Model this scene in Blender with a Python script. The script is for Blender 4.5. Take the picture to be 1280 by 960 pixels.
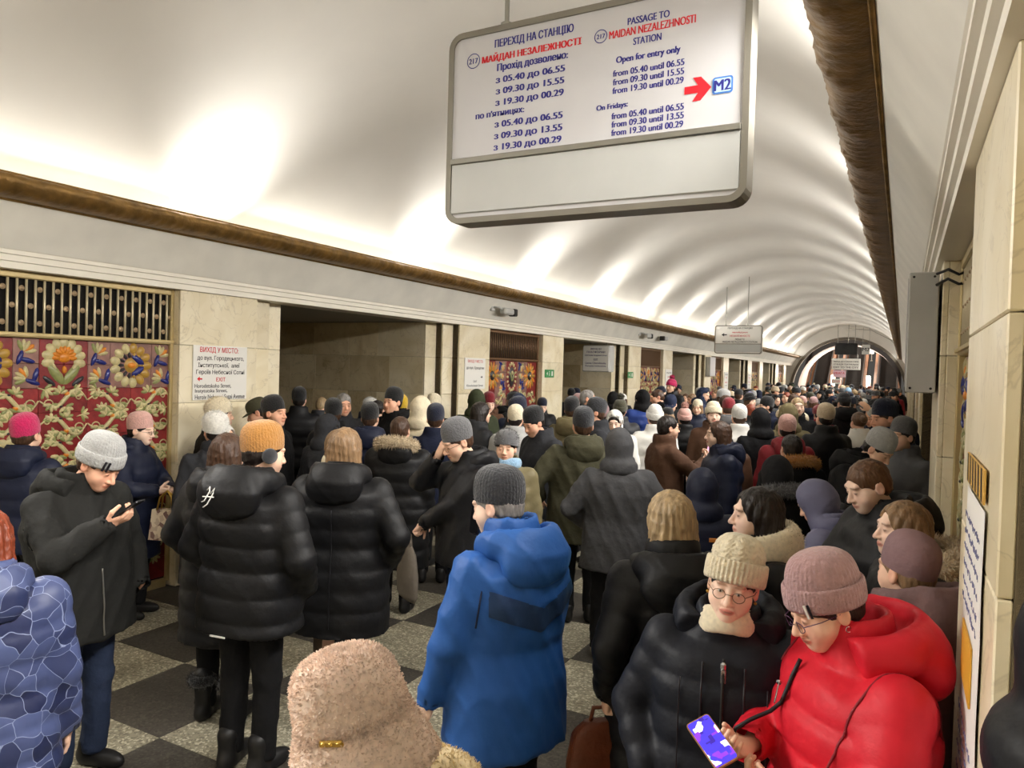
import bpy, bmesh, math, random
import numpy as np
from mathutils import Vector, Matrix, Euler

PI = math.pi
SC = bpy.context.scene
COL = SC.collection
for o in list(bpy.data.objects):
    bpy.data.objects.remove(o, do_unlink=True)

# ------------------------------------------------------------------ camera
CAM_H = 2.15
cam_data = bpy.data.cameras.new('camera')
cam_data.sensor_fit = 'HORIZONTAL'
cam_data.sensor_width = 36.0
cam_data.lens = 36.0 * 918.8 / 1280.0
cam_data.clip_start = 0.05
cam_data.clip_end = 300
cam = bpy.data.objects.new('camera', cam_data)
COL.objects.link(cam)
# columns: camera right, up, back in world axes
cam.matrix_world = Matrix(((0.8820, -0.0350, 0.4700, 0.0),
                           (0.4701, 0.0050, -0.8826, 0.0),
                           (0.0285, 0.9994, 0.0210, CAM_H),
                           (0, 0, 0, 1)))
SC.camera = cam

# ------------------------------------------------------------------ view / world
SC.view_settings.view_transform = 'Standard'
SC.view_settings.look = 'None'
SC.view_settings.gamma = 1.0
SC.view_settings.use_curve_mapping = False
SC.view_settings.exposure = 0.7
world = bpy.data.worlds.new('station_air')
world.use_nodes = True
world.node_tree.nodes['Background'].inputs[0].default_value = (1.0, 0.93, 0.84, 1)
world.node_tree.nodes['Background'].inputs[1].default_value = 0.05
SC.world = world

# ------------------------------------------------------------------ the hall in metres
XL, XR = -6.0, 0.17            # hall faces of the two pier rows
XC = (XL + XR) / 2             # hall axis
HALF = (XR - XL) / 2
Y0, Y1 = -9.0, 47.0            # length of the hall
BEAM_Z = 2.80
PERIOD = 7.85
PASS_C = 7.54                  # centre of a passage
GATE_C = PASS_C - PERIOD / 2
VR = 3.45                      # vault radius
VZ = 1.75                      # vault centre height

# cove lamps hidden behind both cornices wash the vault: short bright fittings in a row, an added dimmer strip along the whole trough to even the light
LAMP_STEP = 3.27
COVE_SPOT, COVE_STRIP, LIP_FILL = 12.0, 22.0, 150.0
def cove_lamp(side, y, length, power, lean, spread, z=3.425, wid=0.12):
    ld = bpy.data.lights.new('cove_lamp', 'AREA')
    ld.shape = 'RECTANGLE'
    ld.size = length
    ld.size_y = wid
    ld.energy = power
    ld.color = (1.0, 0.972, 0.93)
    ld.spread = math.radians(spread)
    o = bpy.data.objects.new('cove_lamp', ld)
    COL.objects.link(o)
    o.location = (XC + side * (HALF - 0.22), y, z)
    d = Vector((-side * lean, 0, 1.0)).normalized()
    zax = -d
    xax = Vector((0, 1, 0))
    yax = zax.cross(xax)
    o.rotation_euler = Matrix((xax, yax, zax)).transposed().to_euler()
for s in (-1, 1):
    for k in range(-4, 13):
        cove_lamp(s, 4.75 + k * LAMP_STEP, 0.55, COVE_SPOT, 0.30, 95)
    for k in range(4):
        cove_lamp(s, Y0 + 7 + k * 14.0, 13.6, COVE_STRIP * (2.4 if s < 0 else 1), 2.6 if s < 0 else .9, 175, 3.452 if s < 0 else 3.425, .04 if s < 0 else .12)  # added strips; the left ones lean over to brighten the right wall
# added tubes, unseen above the cornices, brighten the crowd and walls directly
def added_fill_tube(side, y0, y1, power):
    ld = bpy.data.lights.new('added_fill_tube', 'AREA')
    ld.shape = 'RECTANGLE'; ld.size = y1 - y0; ld.size_y = 0.10
    ld.energy = power * (y1 - y0); ld.color = (1.0, 0.965, 0.915); ld.spread = math.radians(95)
    o = bpy.data.objects.new('added_fill_tube', ld); COL.objects.link(o)
    o.location = (XC + side * (HALF - 0.42), (y0 + y1) / 2, 3.60)
    zax = Vector((0.82 * side, 0, 0.57)).normalized(); xax = Vector((0, 1, 0)); yax = zax.cross(xax)
    o.rotation_euler = Matrix((xax, yax, zax)).transposed().to_euler()
for k in range(4):
    added_fill_tube(1, Y0 + 0.2 + k * 14.0, Y0 + 13.8 + k * 14.0, LIP_FILL / 13.6)
added_fill_tube(-1, Y0 + 0.2, 2.2, LIP_FILL / 13.6 * 1.4)  # added behind the viewer to brighten the near right crowd

# ------------------------------------------------------------------ materials
MATS = {}
def srgb(r, g, b):
    f = lambda c: (c / 255 / 12.92) if c / 255 <= 0.04045 else ((c / 255 + 0.055) / 1.055) ** 2.4
    return (f(r), f(g), f(b), 1)

def mat(name, rgb, rough=0.6, metal=0.0, noise=0.0, scale=8.0, bump=0.0, bscale=None, spec=0.4,
        rnd=0.0, emit=0.0, sheen=0.0, attr=None, transmission=0.0, alpha=1.0, stretch=None, detail=4):
    if name in MATS:
        return MATS[name]
    m = bpy.data.materials.new(name)
    m.use_nodes = True
    nt = m.node_tree
    N, L = nt.nodes, nt.links
    b = N['Principled BSDF']
    col = srgb(*rgb)
    b.inputs['Base Color'].default_value = col
    b.inputs['Roughness'].default_value = rough
    b.inputs['Metallic'].default_value = metal
    b.inputs['Specular IOR Level'].default_value = spec
    if sheen:
        b.inputs['Sheen Weight'].default_value = sheen
        b.inputs['Sheen Roughness'].default_value = 0.6
    if transmission:
        b.inputs['Transmission Weight'].default_value = transmission
    if alpha < 1:
        b.inputs['Alpha'].default_value = alpha
    if emit:
        b.inputs['Emission Color'].default_value = col
        b.inputs['Emission Strength'].default_value = emit
    tc = N.new('ShaderNodeTexCoord')
    src = tc.outputs['Object']
    if stretch:
        mp = N.new('ShaderNodeMapping')
        mp.inputs['Scale'].default_value = stretch
        L.new(src, mp.inputs['Vector'])
        src = mp.outputs['Vector']
    cur = None
    if attr:
        at_ = N.new('ShaderNodeAttribute')
        at_.attribute_name = attr
        mx = N.new('ShaderNodeMix'); mx.data_type = 'RGBA'; mx.blend_type = 'MULTIPLY'
        mx.inputs[0].default_value = 1.0
        mx.inputs[6].default_value = col
        L.new(at_.outputs['Color'], mx.inputs[7])
        cur = mx.outputs[2]
    if noise or rnd:
        hsv = N.new('ShaderNodeHueSaturation')
        if cur:
            L.new(cur, hsv.inputs['Color'])
        else:
            hsv.inputs['Color'].default_value = col
        val = None
        if noise:
            nz = N.new('ShaderNodeTexNoise')
            nz.inputs['Scale'].default_value = scale
            nz.inputs['Detail'].default_value = detail
            L.new(src, nz.inputs['Vector'])
            mr = N.new('ShaderNodeMapRange')
            mr.inputs['From Min'].default_value = 0.3
            mr.inputs['From Max'].default_value = 0.7
            mr.inputs['To Min'].default_value = 1 - noise
            mr.inputs['To Max'].default_value = 1 + noise
            L.new(nz.outputs['Fac'], mr.inputs['Value'])
            val = mr.outputs['Result']
        if rnd:
            oi = N.new('ShaderNodeObjectInfo')
            mr2 = N.new('ShaderNodeMapRange')
            mr2.inputs['To Min'].default_value = 1 - rnd
            mr2.inputs['To Max'].default_value = 1 + rnd
            L.new(oi.outputs['Random'], mr2.inputs['Value'])
            if val:
                mu = N.new('ShaderNodeMath'); mu.operation = 'MULTIPLY'
                L.new(val, mu.inputs[0]); L.new(mr2.outputs['Result'], mu.inputs[1])
                val = mu.outputs[0]
            else:
                val = mr2.outputs['Result']
        L.new(val, hsv.inputs['Value'])
        cur = hsv.outputs['Color']
    if cur:
        L.new(cur, b.inputs['Base Color'])
    if bump:
        nb = N.new('ShaderNodeTexNoise')
        nb.inputs['Scale'].default_value = bscale or scale * 4
        nb.inputs['Detail'].default_value = detail
        L.new(src, nb.inputs['Vector'])
        bp = N.new('ShaderNodeBump')
        bp.inputs['Strength'].default_value = bump
        bp.inputs['Distance'].default_value = 0.02
        L.new(nb.outputs['Fac'], bp.inputs['Height'])
        L.new(bp.outputs['Normal'], b.inputs['Normal'])
    MATS[name] = m
    return m

def marble_mat(name, base, vein, warm, dirt=0.25):
    m = bpy.data.materials.new(name); m.use_nodes = True
    nt = m.node_tree; N, L = nt.nodes, nt.links
    b = N['Principled BSDF']; b.inputs['Roughness'].default_value = 0.32
    b.inputs['Specular IOR Level'].default_value = 0.45
    geo = N.new('ShaderNodeNewGeometry')
    oi = N.new('ShaderNodeObjectInfo')
    add = N.new('ShaderNodeVectorMath'); add.operation = 'ADD'
    comb = N.new('ShaderNodeCombineXYZ')
    mul = N.new('ShaderNodeMath'); mul.operation = 'MULTIPLY'; mul.inputs[1].default_value = 37.0
    L.new(oi.outputs['Random'], mul.inputs[0])
    for i in range(3):
        L.new(mul.outputs[0], comb.inputs[i])
    L.new(geo.outputs['Position'], add.inputs[0]); L.new(comb.outputs[0], add.inputs[1])
    n1 = N.new('ShaderNodeTexNoise'); n1.inputs['Scale'].default_value = 1.6; n1.inputs['Detail'].default_value = 8
    n1.inputs['Distortion'].default_value = 1.2
    L.new(add.outputs[0], n1.inputs['Vector'])
    r1 = N.new('ShaderNodeValToRGB')
    r1.color_ramp.elements[0].position = 0.32; r1.color_ramp.elements[0].color = srgb(*warm)
    r1.color_ramp.elements[1].position = 0.62; r1.color_ramp.elements[1].color = srgb(*base)
    L.new(n1.outputs['Fac'], r1.inputs['Fac'])
    n2 = N.new('ShaderNodeTexNoise'); n2.inputs['Scale'].default_value = 2.3; n2.inputs['Detail'].default_value = 10
    n2.inputs['Distortion'].default_value = 2.2
    L.new(add.outputs[0], n2.inputs['Vector'])
    r2 = N.new('ShaderNodeValToRGB')
    e = r2.color_ramp.elements
    e[0].position = 0.485; e[0].color = (0, 0, 0, 1)
    e[1].position = 0.515; e[1].color = (0, 0, 0, 1)
    k = e.new(0.5); k.color = (dirt, dirt, dirt, 1)
    L.new(n2.outputs['Fac'], r2.inputs['Fac'])
    mx = N.new('ShaderNodeMix'); mx.data_type = 'RGBA'
    mx.inputs[7].default_value = srgb(*vein)
    L.new(r2.outputs['Color'], mx.inputs[0]); L.new(r1.outputs['Color'], mx.inputs[6])
    hsv = N.new('ShaderNodeHueSaturation')
    mr = N.new('ShaderNodeMapRange'); mr.inputs['To Min'].default_value = 0.88; mr.inputs['To Max'].default_value = 1.1
    L.new(oi.outputs['Random'], mr.inputs['Value']); L.new(mr.outputs['Result'], hsv.inputs['Value'])
    L.new(mx.outputs[2], hsv.inputs['Color'])
    L.new(hsv.outputs['Color'], b.inputs['Base Color'])
    MATS[name] = m
    return m

def terrazzo_mat(name, base, chipc, chipd, rough=0.45):
    m = bpy.data.materials.new(name); m.use_nodes = True
    nt = m.node_tree; N, L = nt.nodes, nt.links
    b = N['Principled BSDF']; b.inputs['Roughness'].default_value = rough
    b.inputs['Specular IOR Level'].default_value = 0.35
    geo = N.new('ShaderNodeNewGeometry'); oi = N.new('ShaderNodeObjectInfo')
    vo = N.new('ShaderNodeTexVoronoi'); vo.inputs['Scale'].default_value = 75
    L.new(geo.outputs['Position'], vo.inputs['Vector'])
    sep = N.new('ShaderNodeSeparateColor'); L.new(vo.outputs['Color'], sep.inputs[0])
    r = N.new('ShaderNodeValToRGB'); e = r.color_ramp.elements
    r.color_ramp.interpolation = 'CONSTANT'
    e[0].position = 0; e[0].color = srgb(*chipd)
    e[1].position = 0.22; e[1].color = srgb(*base)
    k = e.new(0.82); k.color = srgb(*chipc)
    L.new(sep.outputs[0], r.inputs['Fac'])
    n = N.new('ShaderNodeTexNoise'); n.inputs['Scale'].default_value = 3.0; n.inputs['Detail'].default_value = 6
    L.new(geo.outputs['Position'], n.inputs['Vector'])
    mr = N.new('ShaderNodeMapRange'); mr.inputs['From Min'].default_value = .3; mr.inputs['From Max'].default_value = .7
    mr.inputs['To Min'].default_value = 0.8; mr.inputs['To Max'].default_value = 1.15
    L.new(n.outputs['Fac'], mr.inputs['Value'])
    mr2 = N.new('ShaderNodeMapRange'); mr2.inputs['To Min'].default_value = .9; mr2.inputs['To Max'].default_value = 1.1
    L.new(oi.outputs['Random'], mr2.inputs['Value'])
    mu = N.new('ShaderNodeMath'); mu.operation = 'MULTIPLY'
    L.new(mr.outputs[0], mu.inputs[0]); L.new(mr2.outputs[0], mu.inputs[1])
    hsv = N.new('ShaderNodeHueSaturation'); L.new(mu.outputs[0], hsv.inputs['Value']); L.new(r.outputs['Color'], hsv.inputs['Color'])
    L.new(hsv.outputs['Color'], b.inputs['Base Color'])
    MATS[name] = m
    return m

plaster = mat('vault_plaster', (222, 218, 210), rough=0.75, noise=0.035, scale=1.2)
fascia_m = mat('fascia_plaster', (232, 229, 219), rough=0.6, noise=0.07, scale=2.5)
mould_m = mat('moulding_plaster', (240, 235, 222), rough=0.6, noise=0.03, scale=3)
marble = marble_mat('cream_marble', (240, 230, 204), (140, 122, 88), (222, 208, 172))
marble_d = marble_mat('darker_marble', (222, 208, 174), (120, 102, 72), (196, 176, 136), dirt=.35)  # darker, more strongly veined marble for passage and platform walls
grout = mat('joint_dark', (110, 98, 76), rough=0.9)
bronze = mat('bronze_relief', (128, 98, 52), rough=0.42, metal=0.45, noise=0.35, scale=9, bump=0.25, bscale=40)
tile_light = terrazzo_mat('light_terrazzo', (150, 144, 124), (196, 190, 168), (120, 115, 98))
tile_dark = terrazzo_mat('dark_granite', (74, 70, 64), (88, 84, 76), (62, 58, 53))
steel_paint = mat('grey_painted_steel', (186, 186, 182), rough=0.45, noise=0.05, scale=5)
alu = mat('brushed_aluminium', (150, 148, 140), rough=0.35, metal=0.8)
dark_metal = mat('dark_metal', (38, 36, 34), rough=0.5, metal=0.3)
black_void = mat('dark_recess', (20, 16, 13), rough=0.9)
sign_face = mat('sign_face', (188, 187, 189), rough=0.35, noise=0.02, scale=3)
sign_low = mat('sign_lower_face', (176, 177, 174), rough=0.35, noise=0.04, scale=4)
ink_blue = mat('ink_blue', (38, 36, 118), rough=0.5)
ink_red = mat('ink_red', (200, 24, 38), rough=0.5)
ink_black = mat('ink_black', (30, 28, 34), rough=0.5)
paper = mat('white_paper', (232, 230, 224), rough=0.6)

# ------------------------------------------------------------------ mesh helpers
def link(o, parent=None):
    COL.objects.link(o)
    if parent is not None:
        o.parent = parent
    return o

def tag(o, label=None, cat=None, group=None, kind=None):
    if label: o['label'] = label
    if cat: o['category'] = cat
    if group: o['group'] = group
    if kind: o['kind'] = kind
    return o

def empty(name, loc=(0, 0, 0), rz=0.0):
    o = bpy.data.objects.new(name, None)
    o.empty_display_size = 0.1
    o.location = loc
    o.rotation_euler = (0, 0, rz)
    return link(o)

class MB:
    """collects shapes into one mesh"""
    def __init__(s):
        s.v, s.f, s.m = [], [], []
    def add(s, vs, fs, mi=0):
        n = len(s.v)
        s.v += [tuple(p) for p in vs]
        s.f += [tuple(i + n for i in f) for f in fs]
        s.m += [mi] * len(fs)
    def box(s, x0, x1, y0, y1, z0, z1, mi=0, c=0.0):
        x0, x1 = min(x0, x1), max(x0, x1); y0, y1 = min(y0, y1), max(y0, y1); z0, z1 = min(z0, z1), max(z0, z1)
        if c <= 0:
            vs = [(x, y, z) for z in (z0, z1) for y in (y0, y1) for x in (x0, x1)]
            fs = [(0, 2, 3, 1), (4, 5, 7, 6), (0, 1, 5, 4), (2, 6, 7, 3), (0, 4, 6, 2), (1, 3, 7, 5)]
            s.add(vs, fs, mi); return
        c = min(c, (x1 - x0) * .45, (y1 - y0) * .45, (z1 - z0) * .45)
        idx = {}; vs = []
        for a, X in enumerate((x0, x1)):
            for b, Y in enumerate((y0, y1)):
                for d, Z in enumerate((z0, z1)):
                    sx, sy, sz = (c if a == 0 else -c), (c if b == 0 else -c), (c if d == 0 else -c)
                    idx[a, b, d, 0] = len(vs); vs.append((X, Y + sy, Z + sz))
                    idx[a, b, d, 1] = len(vs); vs.append((X + sx, Y, Z + sz))
                    idx[a, b, d, 2] = len(vs); vs.append((X + sx, Y + sy, Z))
        I = lambda a, b, d, k: idx[a, b, d, k]
        fs = [(I(0,0,0,0), I(0,0,1,0), I(0,1,1,0), I(0,1,0,0)), (I(1,0,0,0), I(1,1,0,0), I(1,1,1,0), I(1,0,1,0)),
              (I(0,0,0,1), I(1,0,0,1), I(1,0,1,1), I(0,0,1,1)), (I(0,1,0,1), I(0,1,1,1), I(1,1,1,1), I(1,1,0,1)),
              (I(0,0,0,2), I(0,1,0,2), I(1,1,0,2), I(1,0,0,2)), (I(0,0,1,2), I(1,0,1,2), I(1,1,1,2), I(0,1,1,2))]
        for a in (0, 1):
            for b in (0, 1):
                fs.append((I(a,b,0,0), I(a,b,1,0), I(a,b,1,1), I(a,b,0,1)))
        for a in (0, 1):
            for d in (0, 1):
                fs.append((I(a,0,d,0), I(a,1,d,0), I(a,1,d,2), I(a,0,d,2)))
        for b in (0, 1):
            for d in (0, 1):
                fs.append((I(0,b,d,1), I(1,b,d,1), I(1,b,d,2), I(0,b,d,2)))
        for a in (0, 1):
            for b in (0, 1):
                for d in (0, 1):
                    fs.append((I(a,b,d,0), I(a,b,d,1), I(a,b,d,2)))
        s.add(vs, fs, mi)
    def prism(s, poly, axis, a, b, mi=0):
        """extrude a 2-D polygon along axis ('x','y','z')"""
        n = len(poly)
        def P(p, t):
            return {'x': (t, p[0], p[1]), 'y': (p[0], t, p[1]), 'z': (p[0], p[1], t)}[axis]
        vs = [P(p, a) for p in poly] + [P(p, b) for p in poly]
        fs = [tuple(range(n))[::-1], tuple(range(n, 2 * n))]
        fs += [(i, (i + 1) % n, n + (i + 1) % n, n + i) for i in range(n)]
        s.add(vs, fs, mi)
    def sheet(s, prof, axis_vals, f, mi=0):
        """grid: f(profile_point, t) -> xyz"""
        n, m = len(prof), len(axis_vals)
        vs = [f(p, t) for t in axis_vals for p in prof]
        fs = [(j * n + i, j * n + i + 1, (j + 1) * n + i + 1, (j + 1) * n + i) for j in range(m - 1) for i in range(n - 1)]
        s.add(vs, fs, mi)
    def tube(s, pts, r, n=8, mi=0, cap=True):
        pts = [Vector(p) for p in pts]
        rs = r if isinstance(r, (list, tuple)) else [r] * len(pts)
        vs = []; prev = None
        for i, p in enumerate(pts):
            t = (pts[min(i + 1, len(pts) - 1)] - pts[max(i - 1, 0)]).normalized()
            if prev is None:
                a = Vector((0, 0, 1)) if abs(t.z) < 0.9 else Vector((1, 0, 0))
                u = t.cross(a).normalized()
            else:
                u = (prev - t * prev.dot(t)).normalized()
            prev = u; w = t.cross(u)
            for k in range(n):
                an = 2 * PI * k / n
                vs.append(p + (u * math.cos(an) + w * math.sin(an)) * rs[i])
        fs = [(i * n + k, i * n + (k + 1) % n, (i + 1) * n + (k + 1) % n, (i + 1) * n + k) for i in range(len(pts) - 1) for k in range(n)]
        if cap:
            fs += [tuple(range(n))[::-1], tuple(range((len(pts) - 1) * n, len(pts) * n))]
        s.add(vs, fs, mi)
    def lathe(s, prof, n=16, ctr=(0, 0, 0), sx=1, sy=1, mi=0):
        vs = [(ctr[0] + r * math.cos(2*PI*k/n) * sx, ctr[1] + r * math.sin(2*PI*k/n) * sy, ctr[2] + z) for r, z in prof for k in range(n)]
        fs = [(i*n+k, i*n+(k+1) % n, (i+1)*n+(k+1) % n, (i+1)*n+k) for i in range(len(prof)-1) for k in range(n)]
        s.add(vs, fs, mi)
    def dome(s, c, rx, ry, h, n=10, rings=3, mi=0, plane='yz', rot=0.0, nx=1):
        """a flattened half-ellipsoid bump lying in the yz (or xz) plane, bulging along the remaining axis*nx"""
        vs = []; fs = []
        for j in range(rings):
            a = (PI / 2) * j / rings
            for k in range(n):
                t = 2 * PI * k / n
                px, py, q = rx * math.cos(a) * math.cos(t), ry * math.cos(a) * math.sin(t), h * math.sin(a)
                u = px * math.cos(rot) - py * math.sin(rot); w = px * math.sin(rot) + py * math.cos(rot)
                vs.append((c[0] + nx * q, c[1] + u, c[2] + w) if plane == 'yz' else (c[0] + u, c[1] + nx * q, c[2] + w))
        vs.append((c[0] + nx * h, c[1], c[2]) if plane == 'yz' else (c[0], c[1] + nx * h, c[2]))
        for j in range(rings - 1):
            for k in range(n):
                fs.append((j*n+k, j*n+(k+1) % n, (j+1)*n+(k+1) % n, (j+1)*n+k))
        for k in range(n):
            fs.append(((rings-1)*n+k, (rings-1)*n+(k+1) % n, rings*n))
        s.add(vs, fs, mi)
    def mesh(s, name, mats, smooth=False, fix=True):
        me = bpy.data.meshes.new(name)
        me.from_pydata(s.v, [], s.f)
        for m in (mats if isinstance(mats, (list, tuple)) else [mats]):
            me.materials.append(m)
        if any(s.m):
            me.polygons.foreach_set('material_index', s.m)
        if fix:
            bm = bmesh.new(); bm.from_mesh(me)
            bmesh.ops.recalc_face_normals(bm, faces=bm.faces)
            bm.to_mesh(me); bm.free()
        if smooth:
            me.polygons.foreach_set('use_smooth', [True] * len(me.polygons))
        me.update()
        return me
    def build(s, name, mats, parent=None, smooth=False, loc=(0, 0, 0), fix=True):
        o = bpy.data.objects.new(name, s.mesh(name, mats, smooth, fix))
        o.location = loc
        return link(o, parent)

def put(name, me, parent=None, loc=(0, 0, 0), rot=(0, 0, 0), mats=None, scale=None):
    """an object on shared mesh data; mats override the mesh's materials on the object"""
    o = bpy.data.objects.new(name, me)
    o.location = loc; o.rotation_euler = rot
    if scale: o.scale = scale
    link(o, parent)
    if mats:
        for i, m in enumerate(mats if isinstance(mats, (list, tuple)) else [mats]):
            o.material_slots[i].link = 'OBJECT'
            o.material_slots[i].material = m
    return o

_slabs = {}
def slab(name, parent, x0, x1, y0, y1, z0, z1, m, c=0.004):
    """one cladding piece: shared chamfered block, placed by its centre"""
    d = (round(abs(x1 - x0), 4), round(abs(y1 - y0), 4), round(abs(z1 - z0), 4), c, m.name)
    if d not in _slabs:
        b = MB(); b.box(-d[0]/2, d[0]/2, -d[1]/2, d[1]/2, -d[2]/2, d[2]/2, 0, c)
        _slabs[d] = b.mesh(name, m)
    return put(name, _slabs[d], parent, ((x0 + x1) / 2, (y0 + y1) / 2, (z0 + z1) / 2))

def rrect(x0, x1, y0, y1, r, n=6):
    pts = []
    for cx, cy, a0 in ((x1 - r, y1 - r, 0), (x0 + r, y1 - r, 90), (x0 + r, y0 + r, 180), (x1 - r, y0 + r, 270)):
        for k in range(n + 1):
            a = math.radians(a0 + 90 * k / n)
            pts.append((cx + r * math.cos(a), cy + r * math.sin(a)))
    return pts

_font_cache = {}
def text_mesh(body, bold):
    key = (body, bold)
    if key in _font_cache:
        return _font_cache[key]
    cu = bpy.data.curves.new('lettering', 'FONT')
    cu.body = body; cu.size = 1.0; cu.offset = 0; cu.extrude = 0.0; cu.resolution_u = 4
    o = bpy.data.objects.new('lettering', cu); COL.objects.link(o)
    dg = bpy.context.evaluated_depsgraph_get()
    me = bpy.data.meshes.new_from_object(o.evaluated_get(dg))
    bpy.data.objects.remove(o)
    n = len(me.vertices); co = np.empty(n * 3); me.vertices.foreach_get('co', co); co = co.reshape(-1, 3)
    lo, hi = co[:, :2].min(0), co[:, :2].max(0)
    co[:, 0] = (co[:, 0] - lo[0]) / (hi[0] - lo[0]) - 0.5
    co[:, 1] = (co[:, 1] - lo[1]) / (hi[1] - lo[1]) - 0.5
    F_ = [tuple(p.vertices) for p in me.polygons]; nv = len(co); asp = (hi[0] - lo[0]) / (hi[1] - lo[1])
    V_, P_ = [], []
    for q in ((-1, -.5, 0, .5, 1) if bold > .035 else (-1, 0, 1)):        # bolder strokes: the letters printed again a hair to either side
        P_ += [tuple(i + len(V_) for i in f) for f in F_]
        V_ += [(c[0] + q * bold / asp, c[1], .0001 * q) for c in co]
    me = bpy.data.meshes.new('lettering'); me.from_pydata(V_, [], P_); me.update()
    _font_cache[key] = me
    return me
def lettering(parent, body, w, h, loc, rot, m, bold=0.018):
    """a line of writing fitted to a w x h box centred on loc (flat print on the sign)"""
    me = text_mesh(body, bold)
    if not me.materials: me.materials.append(m)
    o = put('lettering', me, parent, loc, rot, m)
    o.scale = (w, h, 1)
    return o

# ================================================================== THE SETTING
# ---- floor: chequered stone squares
TS = 0.767
fb = MB(); fb.box(-15, 9, Y0 - 1, Y1 + 16, -0.12, -0.004)
def checker_floor():
    m = bpy.data.materials.new('chequered_floor'); m.use_nodes = True
    nt = m.node_tree; N, L = nt.nodes, nt.links
    b = N['Principled BSDF']; b.inputs['Roughness'].default_value = 0.45
    geo = N.new('ShaderNodeNewGeometry')
    mp = N.new('ShaderNodeMapping'); mp.inputs['Location'].default_value = (3.655 + TS * 40, -2.73 + TS * 40, 0.5)
    L.new(geo.outputs['Position'], mp.inputs['Vector'])
    ck = N.new('ShaderNodeTexChecker'); ck.inputs['Scale'].default_value = 1 / TS
    ck.inputs['Color1'].default_value = srgb(140, 134, 114); ck.inputs['Color2'].default_value = srgb(74, 70, 64)
    L.new(mp.outputs['Vector'], ck.inputs['Vector']); L.new(ck.outputs['Color'], b.inputs['Base Color'])
    return m
floor = tag(fb.build('floor', checker_floor()), kind='structure')
_tm = {}
for k, m in (('l', tile_light), ('d', tile_dark)):
    b = MB(); b.box(-TS/2 + .0012, TS/2 - .0012, -TS/2 + .0012, TS/2 - .0012, -0.02, 0.0, 0, 0.002)
    _tm[k] = b.mesh('floor_tile', m)
for i in range(-4, 6):
    for j in range(-3, 14):
        cx, cy = -3.655 + TS * (i + .5), 2.73 + TS * (j + .5)
        if cx < XL - .1 or cx > XR + .5: continue
        put('floor_tile', _tm['d' if (i + j) % 2 else 'l'], floor, (cx, cy, 0.0))

# ---- vault
def vault_pt(t, y, R=VR):
    a0 = math.asin(HALF / VR)
    a = -a0 + 2 * a0 * t
    return (XC + R * math.sin(a), y, VZ + R * math.cos(a))
vb = MB()
ys = [Y0 + (Y1 - Y0) * k / 60 for k in range(61)]
vb.sheet([k / 48 for k in range(49)], ys, lambda t, y: vault_pt(t, y))
vb.sheet([k / 12 for k in range(13)], ys, lambda t, y: vault_pt(t, y, VR + .25))
ceiling = tag(vb.build('ceiling', plaster, smooth=True, fix=False), kind='structure')

# ---- beams: mouldings, sloping fascia and bronze cornice, both sides
def side_x(side, u):
    return (XL + u) if side < 0 else (XR - u)
for side, nm in ((-1, 'left'), (1, 'right')):
    f = lambda p, t: (side_x(side, p[0]), t, p[1])
    b = MB()
    prof = [(-.30, BEAM_Z), (.03, BEAM_Z), (.03, BEAM_Z + .05), (.05, BEAM_Z + .055), (.05, BEAM_Z + .10), (.07, BEAM_Z + .105), (.07, BEAM_Z + .135), (.078, BEAM_Z + .14)]
    b.sheet(prof, [Y0, Y1], f, 0)
    b2 = MB()
    b2.sheet([(.078, BEAM_Z + .14), (.14, BEAM_Z + .235), (.21, BEAM_Z + .345), (.29, 3.27)], [Y0 + k for k in range(0, 57, 2)], f, 0)
    b2.sheet([(.40, 3.43), (.34, 3.30), (.0, 3.29), (-.02, 3.40), (-.30, 3.40), (-.30, BEAM_Z)], [Y0, Y1], f, 0)
    w = tag(b2.build('trim_%d' % (1 if side < 0 else 2), fascia_m), 'grey sloping plaster beam above the %s row of piers' % nm, kind='structure')
    mo = b.build('moulding', mould_m, w)
    # cornice with a relief of slanting leaves
    cp = [(.285, 3.268), (.33, 3.262), (.375, 3.266), (.42, 3.277), (.452, 3.296), (.476, 3.32), (.492, 3.348), (.496, 3.376), (.484, 3.398), (.462, 3.41), (.43, 3.415), (.40, 3.425)]
    yl = [Y0 + (3.0 - 1.0) * 0 + k * .08 for k in range(int((0 - Y0) / .08))] + [k * .016 for k in range(int(15 / .016))]
    yl += [15 + k * .07 for k in range(int((Y1 - 15) / .07))] + [Y1]
    nseg = len(yl) - 1
    vs, fs = [], []
    n = len(cp)
    for j in range(nseg + 1):
        y = yl[j]
        for i, (u, z) in enumerate(cp):
            t = i / (n - 1)
            env = max(0, math.sin(PI * min(1, max(0, (t - .12) / .72))))
            ph = y * 2 * PI / 0.62 + t * 5.0
            rel = env * (0.012 * max(0, math.sin(ph)) ** 2 + 0.011 * max(0, math.sin(ph * 4 + t * 11)) ** 1.5 * (.4 + .6 * max(0, math.sin(ph + 1))) + .006 * max(0, math.sin(y * 75 - t * 14)) * max(0, -math.sin(ph)))
            nx_, nz_ = math.cos(PI * (t * 1.1 - .6)), math.sin(PI * (t * 1.1 - .6))
            vs.append((side_x(side, u + rel * nx_), y, z + rel * nz_))
    fs = [(j*n+i, j*n+i+1, (j+1)*n+i+1, (j+1)*n+i) for j in range(nseg) for i in range(n - 1)]
    cb = MB(); cb.add(vs, fs)
    co = cb.build('cornice', bronze, w, smooth=True)
    rl = MB()
    rl.tube([(side_x(side, .292), Y0, 3.262), (side_x(side, .292), Y1, 3.262)], .012, 6)
    rl.tube([(side_x(side, .455), Y0, 3.416), (side_x(side, .455), Y1, 3.416)], .009, 6)
    rl.build('cornice_bead', bronze, w, smooth=True)

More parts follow.
